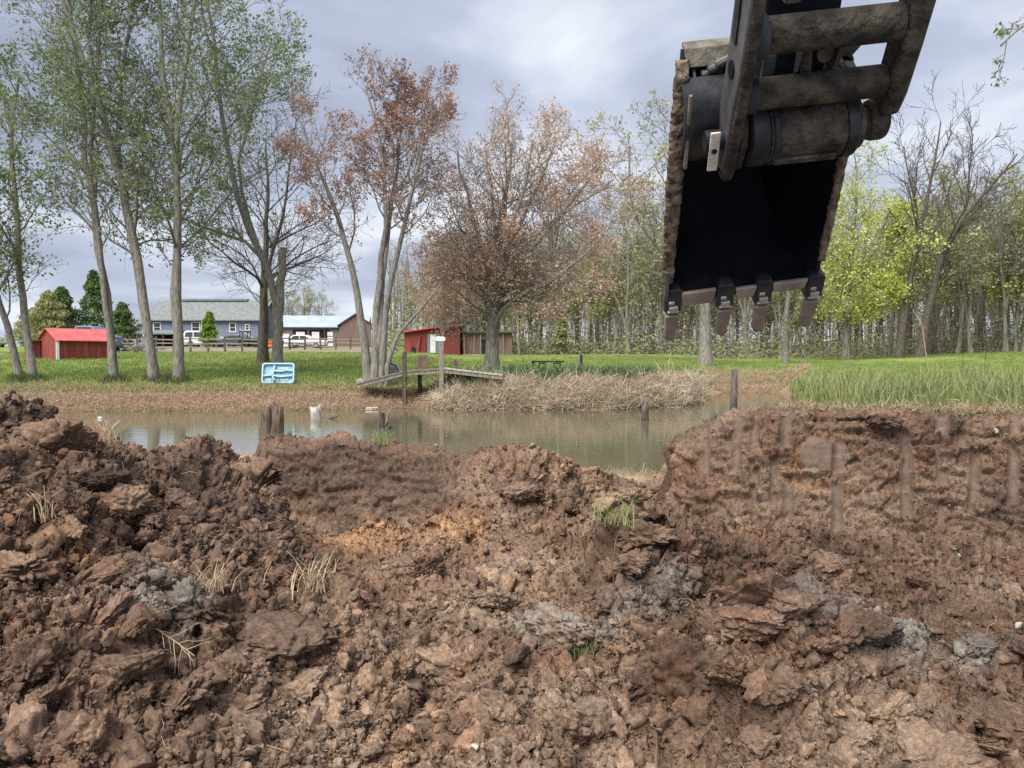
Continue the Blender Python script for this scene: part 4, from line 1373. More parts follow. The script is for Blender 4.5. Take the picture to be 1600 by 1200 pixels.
ra_prof = [(-.07, .985), (-.12, .965), (-.20, 1.0), (-.225, 1.1), (-.24, 1.3), (-.25, 1.6), (-.25, 1.92), (-.11, 1.92), (-.10, 1.5), (-.085, 1.25)]
rar = MB().prism(ra_prof, .395, .475).build('link_arm', MUDDY, arm, .02)
MB().cyl((.375, -.12, .945), (.455, -.12, .945), .085, n=24).build('pin_boss', MUDDY, rar, .02)
MB().cyl((.474, -.16, 1.37), (.495, -.16, 1.37), .02, n=10).build('grease_nipple', STEEL, rar)
for zc, yc, rr_ in ((1.365, -.165, .07), (1.128, -.15, .064)):
    tb = MB().cyl((-.178, yc, zc), (.39, yc, zc), rr_, n=28).build('cross_tube', MUDDY, arm)
    MB().cyl((-.17, yc, zc), (-.12, yc, zc), rr_ + .012, n=28).build('weld_collar', STEEL, tb, .004)
# stick
stick = MB().prism([(-.06, .86), (-.08, 1.1), (-.02, 1.3), (.02, 1.6), (.02, 2.75), (.36, 2.75), (.33, 1.5), (.16, 1.0), (.06, .86)], -.075, .225).build('stick', INNER_SHADE, arm, .01)
MB().box((.195, -.085, 1.24), (.018, .12, .26), (0, .12, 0)).build('stick_rib', MUDDY, stick, .003)
MB().box((.085, -.085, 1.24), (.018, .10, .22), (0, -.1, 0)).build('stick_rib', MUDDY, stick, .003)
MB().box((-.06, -.085, 1.20), (.05, .03, .12)).build('stick_bracket', WORN, stick, .006)
MB().cyl((.15, -.125, 1.25), (.15, -.09, 1.25), .035, n=16).build('bolt_head', MUDDY, stick, .004)
MB().prism([(.03, 1.19), (.045, 1.20), (.05, 1.29), (.04, 1.31), (.028, 1.29)], -.135, -.125, 'y').build('scraped_patch', WORN, stick)
MB().box((.0, -.06, 1.62), (.06, .05, .36)).build('stick_web', WORN, stick, .006)
MB().prism([(.28, 1.16), (.33, 1.16), (.36, 1.20), (.32, 1.235), (.28, 1.20)], .03, .06, 'y').build('link_stop', WORN, stick, .004)
# keeper plate, loose hose clips and a wisp of wire
MB().box((-.268, -.165, .90), (.042, .012, .175)).build('keeper_plate', PALE, arm, .003)
MB().cyl((-.268, -.175, .905), (-.268, -.165, .905), .012, n=10).build('keeper_bolt', STEEL, arm)
for x_, z_, s_ in ((-.225, 1.10, .045), (-.195, 1.12, .05), (-.25, 1.08, .035)):
    MB().box((x_, .14, z_), (.028, .05, s_ * 1.6), (.2, .3 * (x_ + .2), .1)).cyl((x_ - .02, .12, z_ + .02), (x_ + .05, .12, z_ + .05), s_ * .4, n=10).build('hose_clip', WORN, arm, .006)
# boom outside the picture, from the stick's head back to the machine
inv = arm.matrix_world.inverted()
p_head = Vector((.075, .17, 2.62)); p_knee = inv @ Vector((1.15, -.3, 5.3)); p_foot = inv @ Vector((1.15, -2.6, .6))
MB().bar(p_head, p_knee, .3, .4).bar(p_knee, p_foot, .3, .5).cyl(p_head - Vector((.22, 0, 0)), p_head + Vector((.22, 0, 0)), .09).build('boom', MUDDY, arm, .02)

# ================================================================== BUILDINGS
def frame_at(px, d, rz=0.0, zoff=0.0):
    return on_ground(px, d) + np.array([0, 0, zoff])


RED = mat('red_board', (0.17, 0.038, 0.034), (0.28, 0.068, 0.058), rough=.8, scale=1.6, bump=.4, stretch=(6, 6, .5))
REDROOF = mat('red_metal_roof', (0.44, 0.085, 0.085), (0.55, 0.13, 0.125), rough=.5, scale=2, bump=.2)
BLUEGREY = mat('blue_grey_siding', (0.165, 0.19, 0.27), (0.22, 0.245, 0.33), rough=.8, scale=1.2, bump=.3, stretch=(.3, .3, 10))
GREYROOF = mat('grey_shingles', (0.15, 0.165, 0.165), (0.225, 0.24, 0.235), rough=.9, scale=3, bump=.5)
WHITE = mat('white_paint', (0.66, 0.66, 0.65), (0.80, 0.80, 0.79), rough=.6, scale=3)
GLASS = mat('dark_window', (0.03, 0.035, 0.04), (0.07, 0.08, 0.085), rough=.12, scale=2, spec=.6)
WOODG = mat('weathered_wood', (0.17, 0.145, 0.115), (0.34, 0.30, 0.25), rough=.9, scale=4, stretch=(8, 8, 1), bump=.6)
WOODD = mat('dark_old_wood', (0.055, 0.047, 0.04), (0.15, 0.13, 0.11), rough=.95, scale=5, stretch=(6, 6, 1), bump=.8)
WOODL = mat('light_plank', (0.34, 0.31, 0.26), (0.52, 0.49, 0.43), rough=.85, scale=4, stretch=(1, 8, 8), bump=.5)
METROOF = mat('pale_blue_metal_roof', (0.36, 0.43, 0.55), (0.46, 0.53, 0.63), rough=.4, scale=1, bump=.2, metal=.2)
GREYWALL = mat('grey_board', (0.16, 0.155, 0.155), (0.24, 0.235, 0.23), rough=.85, scale=2, stretch=(6, 6, .5), bump=.3)
BROWNW = mat('brown_board', (0.15, 0.10, 0.085), (0.24, 0.165, 0.14), rough=.9, scale=2, stretch=(6, 6, .5), bump=.5)
SHADE_AND_BLACK = mat('painted_shade_and_black', (0.012, 0.012, 0.013), (0.02, 0.02, 0.02), rough=.9)  # near-black paints shade into wall panels; also the tractor's own dark colour


def gable(t, L_, D_, hw, hr, wallm, roofm, over=.25, th=.09):
    """Walls and a roof with the ridge along x; the front wall lies at y=0 and faces the camera."""
    w_ = MB().prism([(0, -.3), (D_, -.3), (D_, hw), (D_ / 2, hr), (0, hw)], 0, L_).build('wall', wallm, t)
    sl = (hr - hw) / (D_ / 2)
    y0 = -over; z0 = hw - over * sl
    rf = MB().prism([(y0, z0 + .015), (D_ / 2, hr + .015), (D_ / 2, hr + th), (y0, z0 + th)], -over, L_ + over).build('roof', roofm, t)
    MB().prism([(D_ - y0, z0 + .015), (D_ / 2, hr + .015), (D_ / 2, hr + th), (D_ - y0, z0 + th)], -over, L_ + over).build('roof', roofm, t)
    return w_, rf


def window(parent, x, z, w, h, y=0.0, side=None):
    """Framed window standing proud of a wall at y; side gives an x position for an end wall."""
    if side is None:
        f_ = MB()
        for c, s in (((x, y - .03, z + h / 2 + .05), (w + .2, .06, .1)), ((x, y - .03, z - h / 2 - .05), (w + .26, .08, .1)),
                     ((x - w / 2 - .05, y - .03, z), (.1, .06, h)), ((x + w / 2 + .05, y - .03, z), (.1, .06, h)), ((x, y - .025, z), (w, .03, .04))):
            f_.box(c, s)
        o = f_.build('window', WHITE, parent)
        MB().box((x, y - .012, z), (w, .02, h)).build('pane', GLASS, o)
    else:
        f_ = MB()
        for c, s in (((side - .03, x, z + h / 2 + .05), (.06, w + .2, .1)), ((side - .03, x, z - h / 2 - .05), (.08, w + .26, .1)),
                     ((side - .03, x - w / 2 - .05, z), (.06, .1, h)), ((side - .03, x + w / 2 + .05, z), (.06, .1, h))):
            f_.box(c, s)
        o = f_.build('window', WHITE, parent)
        MB().box((side - .012, x, z), (.02, w, h)).build('pane', GLASS, o)


# red shed: local x along its front, turned so that its left gable shows
d = 40
shed = thing('red_shed', 'low red board shed with pinkish red metal roof and white corner post', 'shed', tuple(on_ground(91, d)), math.radians(46))
sh_l = 2.7
gable(shed, sh_l, 3.3, 1.0, 1.62, RED, REDROOF, .12, .05)
MB().box((-.02, -.03, .5), (.14, .07, 1.08)).build('corner_post', WHITE, shed)
MB().box((-.35, 3.0, .42), (.6, .6, 1.2)).build('annex', RED, shed)
MB().box((-.62, 2.65, .42), (.1, .1, 1.05)).build('corner_post', WHITE, shed)
MB().box((-.35, 3.0, 1.05), (.8, .8, .05)).build('annex_roof', WOODG, shed)
for k in range(8):
    MB().box((.2 + k * .32, -.012, .48), (.03, .03, 1.0)).build('batten', RED, shed)

# blue grey house
d = 92
s_ = d / F
house = thing('blue_grey_house', 'long blue grey house with grey shingle roof and lower porch', 'house', tuple(on_ground(232, d, .2)), 0)
hl = 172 * s_
h_e, h_r = 3.45, 5.75
gable(house, hl, 8.0, h_e, h_r, BLUEGREY, GREYROOF, .45, .12)
MB().box((hl * .5, 4.0, h_r + .16), (hl * .62, .9, .22)).build('ridge_vent', GREYROOF, house)
for x_, w_, h_ in ((1.1, .7, 1.0), (5.6, .8, 1.1), (6.7, .8, 1.1), (9.9, .6, .9), (11.6, .35, .55)):
    window(house, x_, 2.45, w_, h_)
# white-trimmed left wing
MB().prism([(3.0, -.3), (9.5, -.3), (9.5, 3.0), (6.2, 4.7), (3.0, 3.0)], -2.7, -.05).build('wing', BLUEGREY, house)
MB().prism([(2.7, 2.92), (6.2, 4.74), (9.8, 2.92), (9.8, 3.05), (6.2, 4.88), (2.7, 3.05)], -3.0, -.04).build('wing_roof', GREYROOF, house)
window(house, -1.6, 2.1, .6, 1.2, 3.0)
MB().box((-.5, 2.95, 1.75), (.75, .08, 2.1)).build('door', WHITE, house)
# porch roof with posts and a dark panel painting the carport's shade
MB().prism([(-3.0, 1.55), (-.05, 2.05), (-.05, 2.15), (-3.0, 1.67)], .2, 4.4).build('porch_roof', GREYROOF, house)
for x_ in (.35, 1.8, 3.0, 4.25):
    MB().box((x_, -2.8, .75), (.16, .16, 1.75)).build('porch_post', WOODD, house)
MB().box((2.3, -.04, .75), (4.1, .05, 1.55)).build('carport_shade_panel', SHADE_AND_BLACK, house)  # dark sheet on the wall, carport shade put into its colour
# deck and stairs on the right
MB().box((9.4, -1.0, 1.35), (4.3, 1.9, .12)).build('deck', WOODG, house)
for x_ in (7.4, 8.6, 9.8, 11.2):
    MB().box((x_, -1.8, .55), (.14, .14, 1.7)).build('deck_post', WOODG, house)
MB().box((9.2, -.25, .55), (3.8, .05, 1.5)).build('under_deck_shade_panel', SHADE_AND_BLACK, house)  # dark sheet painting the shade below the deck
for k in range(8):
    MB().box((11.55 + k * .24, -1.3, 1.3 - k * .19), (.28, 1.0, .05)).build('stair_tread', WOODG, house)
MB().bar((11.4, -1.85, 2.2), (13.4, -1.85, .75), .07, .12).bar((11.4, -1.85, 1.45), (13.4, -1.85, -.1), .07, .24).build('stair_rail', WOODL, house)

# long garage with pale metal roof and gabled end
d = 88
s_ = d / F
gar = thing('grey_garage', 'long low grey garage with pale blue metal roof and open bays', 'garage', tuple(on_ground(440, d, .1)), math.radians(7))
gl = 9.2
gable(gar, gl, 7.0, 2.45, 3.75, GREYWALL, METROOF, .4, .08)
for x_, w_ in ((2.05, 1.25), (4.15, 1.9)):
    MB().box((x_, -.03, 1.0), (w_ + .3, .08, 2.1)).build('bay_shade_panel', SHADE_AND_BLACK, gar)  # dark panels on the wall painting the shade inside the bays
MB().box((2.1, -.09, 1.05), (.95, .05, 1.55)).build('bay_door', WHITE, gar)
MB().box((3.75, -.09, 1.05), (.8, .05, 1.55)).build('bay_door', WHITE, gar)
MB().box((4.75, -.09, 1.0), (.12, .06, 2.0)).build('bay_post', WOODD, gar)
for z_ in (.45, 1.05, 1.6):
    MB().box((5.35, -.05, z_), (.62, .06, .46)).build('white_panel', WHITE, gar)
MB().box((.35, -.05, .85), (1.1, .05, 1.5)).build('white_door', WHITE, gar)
window(gar, 7.0, 1.0, .45, .7)
MB().prism([(5.8, -.3), (9.9, -.3), (9.9, 2.6), (8.2, 3.7), (6.6, 2.7)], -.75, -.12, 'y').build('gable_front', BROWNW, gar)
MB().prism([(6.2, 2.42), (8.2, 3.74), (10.3, 2.42), (10.3, 2.56), (8.2, 3.9), (6.2, 2.56)], -.95, 1.5, 'y').build('gable_roof', WOODD, gar)

# red barn
d = 61
s_ = d / F
barn = thing('red_barn', 'small bright red barn with slanting roof edge and white door', 'barn', tuple(on_ground(632, d, .1)), 0)
MB().prism([(0, -.3), (4.3, -.3), (4.3, 2.05), (2.6, 1.95), (0, 1.6)], 0, 3.6, 'y').build('wall', RED, barn)
MB().prism([(-.25, 1.58), (2.6, 1.97), (4.5, 2.12), (4.5, 2.22), (2.6, 2.07), (-.25, 1.68)], -.35, 3.9, 'y').build('roof', REDROOF, barn)
MB().box((.72, -.02, .2), (.32, .05, .55)).build('low_shade_panel', SHADE_AND_BLACK, barn)  # dark panel on the solid wall painting the shade of a gap
MB().bar((1.0, -.3, -.05), (1.25, -.06, 1.4), .16, .04).build('leaning_board', RED, barn)
MB().box((2.28, -.03, .75), (.95, .06, 1.5)).build('door_frame', BLUEGREY, barn)
MB().box((2.22, -.08, .75), (.4, .05, 1.4)).build('door', WHITE, barn)
MB().box((1.6, -.03, .9), (.07, .06, 1.8)).build('batten', RED, barn)

lean = thing('brown_lean_to', 'brown board lean-to shed joined on beside the red barn', 'shed', tuple(on_ground(724, d + .3, .1)), 0)
MB().box((1.9, 1.6, .8), (3.8, 3.0, 2.1)).build('wall', BROWNW, lean)
MB().box((1.9, 1.5, 1.95), (4.2, 3.5, .1), (.05, 0, 0)).build('roof', WOODD, lean)
for x_ in (.1, .85, 1.35, 2.0, 3.1):
    MB().box((x_, -.1, .75), (.07, .07, 1.9)).build('post', WOODG, lean)
MB().box((1.7, -.0, .7), (.5, .16, 1.2)).build('wall_shade_panel', SHADE_AND_BLACK, lean)  # dark block painting the shade of a doorway on the wall
MB().box((.9, -.6, .12), (1.9, .6, .06)).build('step_boards', WOODL, lean)

# ================================================================== VEHICLES
CARW = mat('white_car_paint', (0.62, 0.63, 0.65), (0.70, 0.71, 0.73), rough=.25, scale=2, spec=.6)
CARB = mat('dark_blue_car_paint', (0.045, 0.055, 0.085), (0.06, 0.075, 0.11), rough=.25, scale=2, spec=.6)
CARO = mat('orange_paint', (0.62, 0.13, 0.05), (0.72, 0.18, 0.08), rough=.4, scale=2)
TYRE = mat('tyre_rubber', (0.015, 0.015, 0.016), (0.03, 0.03, 0.03), rough=.9)
RIM = mat('alloy_rim', (0.35, 0.36, 0.37), (0.5, 0.5, 0.5), rough=.35, metal=.7)
LAMP = mat('lamp_glass', (0.5, 0.5, 0.5), (0.7, 0.7, 0.68), rough=.1)


def car(name, label, px, d, rz, paint, prof, glass, wheels, wr, width=1.8, cat='car'):
    t = thing(name, label, cat, tuple(on_ground(px, d)), rz)
    body = MB().prism(prof, 0, width, 'y').build('body', paint, t, .05)
    for g in glass:
        MB().prism(g, -.012, width + .012, 'y').build('side_window', GLASS, t)
    for x_ in wheels:
        for y_ in (.02, width - .22):
            w_ = MB().cyl((x_, y_ - .03, wr), (x_, y_ + .2, wr), wr, n=22).build('wheel', TYRE, t, .02)
            MB().cyl((x_, y_ - .045, wr), (x_, y_ - .02, wr), wr * .62, n=16).build('rim', RIM, w_)
    xs = [p[0] for p in prof]
    for y_ in (.25, width - .25):
        MB().box((max(xs) - .06, y_, .72), (.12, .3, .16)).build('headlight', LAMP, t, .02)
    MB().box(((min(xs) + max(xs)) / 2, -.02, .42), ((max(xs) - min(xs)) * .4, .05, .08)).build('side_trim', RIM, t)
    return t


suv = [(0, .35), (0, 1.0), (.08, 1.15), (.30, 1.72), (.55, 1.80), (2.6, 1.80), (3.25, 1.30), (4.35, 1.12), (4.55, .9), (4.6, .4), (4.4, .3), (.15, .3)]
car('silver_van', 'silver white sport utility van parked before the house', 284, 84, 0, CARW, suv,
    [[(.35, 1.15), (.48, 1.62), (1.2, 1.64), (1.2, 1.15)], [(1.32, 1.15), (1.32, 1.64), (2.2, 1.64), (2.2, 1.15)], [(2.3, 1.15), (2.3, 1.62), (2.55, 1.62), (3.0, 1.2)]], (.95, 3.65), .36, cat='van')
sed = [(0, .35), (0, .85), (.5, .92), (1.1, 1.35), (2.3, 1.35), (3.0, .95), (4.1, .82), (4.25, .6), (4.2, .32), (.1, .32)]
car('dark_car', 'low dark blue car behind the rail fence beside the silver van', 340, 80, 0, CARB, sed,
    [[(.75, .95), (1.15, 1.27), (1.65, 1.27), (1.65, .95)], [(1.75, .95), (1.75, 1.27), (2.25, 1.27), (2.75, .95)]], (.85, 3.35), .3)
car('white_car', 'white car parked in front of the grey garage', 442, 80, 0, CARW, sed,
    [[(.75, .95), (1.15, 1.27), (1.65, 1.27), (1.65, .95)], [(1.75, .95), (1.75, 1.27), (2.25, 1.27), (2.75, .95)]], (.85, 3.35), .3)
car('pale_pickup', 'pale pickup truck parked left of the red shed, behind leaning trees', -52, 84, 0, CARW,
    [(0, .4), (0, .95), (1.3, .97), (1.35, 1.5), (2.3, 1.5), (2.7, 1.05), (3.3, .95), (3.4, .5), (3.2, .35), (.1, .35)],
    [[(1.5, 1.0), (1.5, 1.42), (2.2, 1.42), (2.5, 1.02)]], (.65, 2.65), .33, cat='truck')
car('blue_pickup', 'blue grey pickup roof showing behind the red shed', 104, 58, 0, mat('blue_car_paint', (0.12, 0.17, 0.27), (0.16, 0.22, 0.33), rough=.25, spec=.6),
    [(0, .4), (0, 1.2), (.3, 1.3), (.7, 1.95), (1.9, 1.95), (2.4, 1.4), (3.3, 1.2), (3.4, .5), (3.2, .35), (.1, .35)],
    [[(.6, 1.35), (.85, 1.85), (1.8, 1.85), (2.1, 1.35)]], (.65, 2.65), .36, cat='truck')
# small tractor and orange skip between the house and the garage
tr = thing('dark_tractor', 'small dark tractor parked at the house stairs', 'tractor', tuple(on_ground(391, 78)), 0)
MB().box((.2, 0, .75), (1.3, .6, .5)).build('bonnet', SHADE_AND_BLACK, tr, .05)
MB().box((-.5, 0, 1.65), (.9, .9, .07)).build('canopy', SHADE_AND_BLACK, tr, .02)
for x_, y_ in ((-.85, -.4), (-.85, .4), (-.1, -.4), (-.1, .4)):
    MB().box((x_, y_, 1.2), (.06, .06, .9)).build('canopy_post', SHADE_AND_BLACK, tr)
for x_, r_ in ((-.5, .5), (.6, .3)):
    for y_ in (-.55, .35):
        MB().cyl((x_, y_, r_), (x_, y_ + .2, r_), r_, n=20).build('wheel', TYRE, tr, .03)
sk = thing('orange_skip', 'low orange red metal bin beside the snapped tree', 'bin', tuple(on_ground(410, 74)), 0)
MB().prism([(0, .12), (.15, .85), (1.75, .85), (1.6, .12)], 0, 1.2, 'y').build('bin_body', CARO, sk, .03)
MB().box((.95, -.02, .83), (1.75, .06, .08)).build('bin_rim', CARO, sk)
for x_ in (.35, 1.3):
    MB().box((x_, .6, .06), (.15, 1.0, .12)).build('skid', TYRE, sk)

# ================================================================== RAIL FENCE
fence = thing('rail_fence', 'weathered split rail fence across the lawn before the house', 'fence', tuple(on_ground(360, 62)))
fx0 = np.array(fence.location)
fpx = [186, 215, 245, 272, 298, 326, 352, 379, 404, 428, 453, 477, 501, 525, 548, 566]
fpts = [on_ground(p, 62 + (8 if p > 420 else 0) * min(1, (p - 420) / 40) if p > 420 else 62) for p in fpx]
rf_ = random.Random(3)
for k, q in enumerate(fpts):
    q = q - fx0
    MB().box((q[0], q[1], q[2] + .55), (.13, .13, 1.25), (rf_.uniform(-.04, .04), rf_.uniform(-.04, .04), 0)).build('post', WOODD, fence, .01)
    if k:
        a_ = fpts[k - 1] - fx0
        for z_ in (.3, .62, .95):
            MB().bar((a_[0], a_[1] - .03, a_[2] + z_ + rf_.uniform(-.05, .05)), (q[0], q[1] - .03, q[2] + z_ + rf_.uniform(-.05, .05)), .06, .10).build('rail', WOODG, fence)

# white rail ramp and sawn debris left of the fence
br = thing('brush_pile', 'heap of grey cut branches behind the rail fence near the red shed', 'brush pile', tuple(on_ground(205, 60)))
rb = np.random.default_rng(9)
for k in range(26):
    a_ = rb.normal(size=3) * np.array([.9, .4, .12]) + [0, 0, .3]; v_ = rb.normal(size=3) * np.array([1, .4, .22])
    v_ = v_ / np.linalg.norm(v_) * rb.uniform(.5, 1.0)
    MB().cyl(a_ - v_, a_ + v_, .05, .025, n=6).build('branch', BARK_GREY, br)

# ================================================================== DOCK
d = 24.3
s_ = d / F
dock = thing('small_dock', 'weathered wooden dock with ramp and tall posts at the pond edge', 'dock', tuple(on_ground(660, d)))
o0 = np.array(dock.location)


def lw(px, py, dd=d):
    return W(px, py, dd) - o0


for px_, top, bot, w_, dd in ((632, 549, 640, .12, d - .5), (656, 577, 634, .12, d + .3), (690, 531, 634, .13, d - .5), (712, 561, 622, .11, d + .5)):
    a_, b_ = lw(px_, bot, dd), lw(px_, top, dd)
    MB().bar(a_, b_, w_, w_).build('post', WOODG if w_ > .12 else WOODD, dock, .01)


def deck(p0, p1, depth, n, mt):
    """Planks laid across two stringers between pixel points p0 and p1."""
    a_, b_ = lw(*p0), lw(*p1)
    for yy in (-depth / 2 + .05, depth / 2 - .05):
        MB().bar(a_ + [0, yy, -.07], b_ + [0, yy, -.07], .05, .12).build('stringer', WOODG, dock)
    for k in range(n):
        t0 = a_ + (b_ - a_) * ((k + .04) / n); t1 = a_ + (b_ - a_) * ((k + .96) / n)
        MB().bar(t0, t1, depth, .035).build('plank', mt, dock)


deck((562, 599), (634, 580), 1.1, 10, WOODG)
deck((634, 580), (692, 576), 1.1, 8, WOODG)
deck((692, 575), (786, 586), 1.1, 12, WOODL)
MB().bar(lw(694, 590, d - .4), lw(704, 611, d - .4), .05, .08).bar(lw(711, 586, d - .4), lw(702, 611, d - .4), .05, .08).build('brace', WOODD, dock)
bb = thing('white_board', 'small white rounded board on top of the tall dock post', 'board', tuple(W(689, 533, d - .45)))
bb.scale = (.85, .85, .75)
MB().prism([(-.16, .0), (.14, .0), (.17, .05), (.17, .12), (.12, .17), (-.10, .19), (-.17, .15), (-.18, .05)], -.14, -.1, 'y').build('panel', WHITE, bb, .01)
MB().box((0, -.09, .06), (.06, .05, .18)).build('bracket', WOODD, bb)

# things on the far lawn
dh = thing('grey_doghouse', 'small grey doghouse with siding behind the dock ramp', 'doghouse', tuple(on_ground(592, 27.0)), math.radians(30))
dh.scale = (1.3, 1.3, 1.25)
MB().prism([(0, 0), (.0, .26), (.1, .42), (.28, .50), (.46, .42), (.56, .26), (.56, 0)], -.02, .0, 'y').prism([(0.02, 0.02), (.02, .26), (.1, .40), (.28, .47), (.46, .40), (.54, .26), (.54, .02)], 0, .7, 'y').build('body', mat('doghouse_grey', (0.27, 0.28, 0.31), (0.35, 0.36, 0.39), rough=.6, scale=3), dh)
for k in range(5):
    MB().box((.28, -.03, .05 + k * .08), (.5 - .05 * max(0, k - 2), .02, .06)).build('siding_board', mat('siding_grey', (0.16, 0.17, 0.20), (0.22, 0.23, 0.26), rough=.7) if k == 0 else MATS['siding_grey'], dh)
MB().shell([(-.04, .22), (.08, .44), (.28, .53), (.48, .44), (.60, .22)], -.06, .75, .02, 'y').build('roof', mat('doghouse_roof', (0.44, 0.44, 0.46), (0.54, 0.54, 0.56), rough=.5), dh)

BLUEP = mat('pale_blue_plastic', (0.36, 0.56, 0.68), (0.42, 0.62, 0.73), rough=.35, scale=2, spec=.5)
BLUED = mat('blue_plastic_hollow', (0.25, 0.44, 0.56), (0.31, 0.50, 0.62), rough=.4, scale=2)
d = 24.6
tray = thing('blue_plastic_tray', 'pale blue moulded plastic play tray stood on its edge in the grass', 'tray', tuple(on_ground(434, 25.5, -.05)), math.radians(4))
tray.rotation_euler = (math.radians(-14), 0, math.radians(4))
Wt, Ht = 1.04, .68


def rrect(x0, x1, z0, z1, r_):
    o_ = []
    for cx_, cz_, a0 in ((x1 - r_, z0 + r_, -90), (x1 - r_, z1 - r_, 0), (x0 + r_, z1 - r_, 90), (x0 + r_, z0 + r_, 180)):
        for k in range(5):
            t_ = math.radians(a0 + k * 22.5)
            o_.append((cx_ + r_ * math.cos(t_), cz_ + r_ * math.sin(t_)))
    return o_


MB().prism(rrect(-Wt / 2, Wt / 2, 0, Ht, .09), .03, .08, 'y').build('tray_back', BLUED, tray, .01)
rimp = rrect(-Wt / 2, Wt / 2, 0, Ht, .10); inn = rrect(-Wt / 2 + .05, Wt / 2 - .05, .05, Ht - .05, .07)
k = len(rimp)
vv = [(x_, -.06, z_) for x_, z_ in rimp] + [(x_, -.06, z_) for x_, z_ in inn] + [(x_, .03, z_) for x_, z_ in rimp] + [(x_, .03, z_) for x_, z_ in inn]
ff = []
for i in range(k):
    j = (i + 1) % k
    ff += [(i, j, k + j, k + i), (2 * k + i, 2 * k + j, j, i), (k + i, k + j, 3 * k + j, 3 * k + i)]
MB().add(vv, ff).build('tray_rim', BLUEP, tray, .008)
for pts_ in ([(-.12, .60), (-.14, .42), (-.18, .26), (-.1, .08)], [(-.14, .42), (.1, .40), (.25, .44), (.46, .42)], [(-.46, .25), (-.2, .28), (.05, .22), (.46, .26)]):
    for a_, b_ in zip(pts_[:-1], pts_[1:]):
        MB().bar((a_[0], -.02, a_[1]), (b_[0], -.02, b_[1]), .09, .055).build('divider', BLUEP, tray, .012)
for x_, z_, w_, h_ in ((-.31, .15, .2, .10), (.16, .52, .34, .07), (.2, .33, .3, .05), (.18, .14, .3, .08)):
    MB().prism(rrect(x_ - w_ / 2, x_ + w_ / 2, z_ - h_ / 2, z_ + h_ / 2, .03), .015, .032, 'y').build('raised_panel', BLUEP, tray, .006)

bp_ = thing('standing_board', 'upright brown wooden board standing on the lawn behind the dock', 'board', tuple(on_ground(660, 33, .03)))
MB().box((0, 0, .32), (.42, .05, .64), (-.3, 0, 0)).build('board', BROWNW, bp_)
MB().bar((-.1, .1, 0), (-.1, .04, .5), .05, .05).bar((.1, .1, 0), (.1, .04, .5), .05, .05).build('stake', WOODD, bp_)
bn = thing('old_bench', 'low old plank bench with bracket legs on the green bank', 'bench', tuple(on_ground(856, 33)))
MB().box((0, 0, .37), (1.36, .32, .06)).build('seat', WOODD, bn, .008)
MB().box((-.62, 0, .17), (.09, .3, .36)).build('leg', WOODD, bn)
for x_ in (-.32, .30):
    MB().bar((x_, 0, 0), (x_ - .05, 0, .32), .04, .04).bar((x_ + .2, 0, 0), (x_ + .22, 0, .32), .04, .04).box((x_ + .08, 0, .30), (.22, .06, .05)).build('leg', TYRE, bn)
fp = thing('field_post', 'dark wooden post with pale side in the grass beyond the bench', 'post', tuple(on_ground(907, 35, .05)))
MB().box((.03, 0, .33), (.12, .14, .7)).build('post_body', WOODD, fp, .01)
MB().box((-.06, 0, .33), (.05, .12, .62)).build('pale_slab', WOODL, fp)
st = thing('thin_stake', 'thin dark stake standing left of the bench', 'stake', tuple(on_ground(817, 31, .05)))
MB().cyl((0, 0, 0), (.01, 0, .62), .012, n=8).build('rod', WOODD, st)
MB().box((.0, 0, .6), (.05, .02, .03)).build('cap', WOODD, st)
rk = thing('grey_boulder', 'grey flat boulder at the foot of the multi-stem tree', 'boulder', tuple(on_ground(566, 26.2, .02)))
mb_ = clod_mesh(991, 3, .5); mb_.materials.clear(); mb_.materials.append(mat('grey_stone', (0.22, 0.21, 0.20), (0.36, 0.35, 0.33), rough=.9, scale=3, bump=.6))
o = link('stone', mb_, None, rk); o.scale = (.30, .2, .16); o.location = (0, 0, .08)

# ================================================================== POSTS IN THE POND
def water_post(name, label, px, d, h, w, segs, lean=(0, 0), mt=WOODD, n=9, ragged=.05, seed=0):
    """Old pile: irregular tapered trunk with a broken top, standing on the pond bed."""
    r_ = np.random.default_rng(seed)
    x = (px - 800) / F * d
    t = thing(name, label, 'post', (x, d, WATER_Z - .45))
    for ox, oy, wf, hf, lx in segs:
        zz = np.array([0, .3, .45, .45 + h * hf * .5, .45 + h * hf])
        k = 11
        V_ = []
        for i, z_ in enumerate(zz):
            rr2 = w * wf * (1.0 + .10 * (i < 3)) * (1 + r_.normal(size=k) * .07)
            th2 = np.arange(k) * 6.283 / k
            zj = z_ + (r_.normal(size=k) * ragged if i == 4 else 0)
            V_.append(np.stack([ox + lx * (z_ - .45) + lean[0] * z_ + np.cos(th2) * rr2, oy + lean[1] * z_ + np.sin(th2) * rr2, np.full(k, z_) + (zj - z_)], 1))
        V_ = np.concatenate(V_)
        I_ = np.arange(5 * k).reshape(5, k); J_ = np.roll(I_, -1, 1)
        f_ = np.stack([I_[:-1], J_[:-1], J_[1:], I_[1:]], -1).reshape(-1, 4)
        V_ = np.concatenate([V_, [[ox + lx * h * hf + lean[0] * (h + .45), oy, .45 + h * hf - .04]]])
        tri = np.stack([I_[4], J_[4], np.full(k, 5 * k)], 1)
        link('pile', np_mesh('pile', V_, [f_, tri], False), mt, t)
    return t


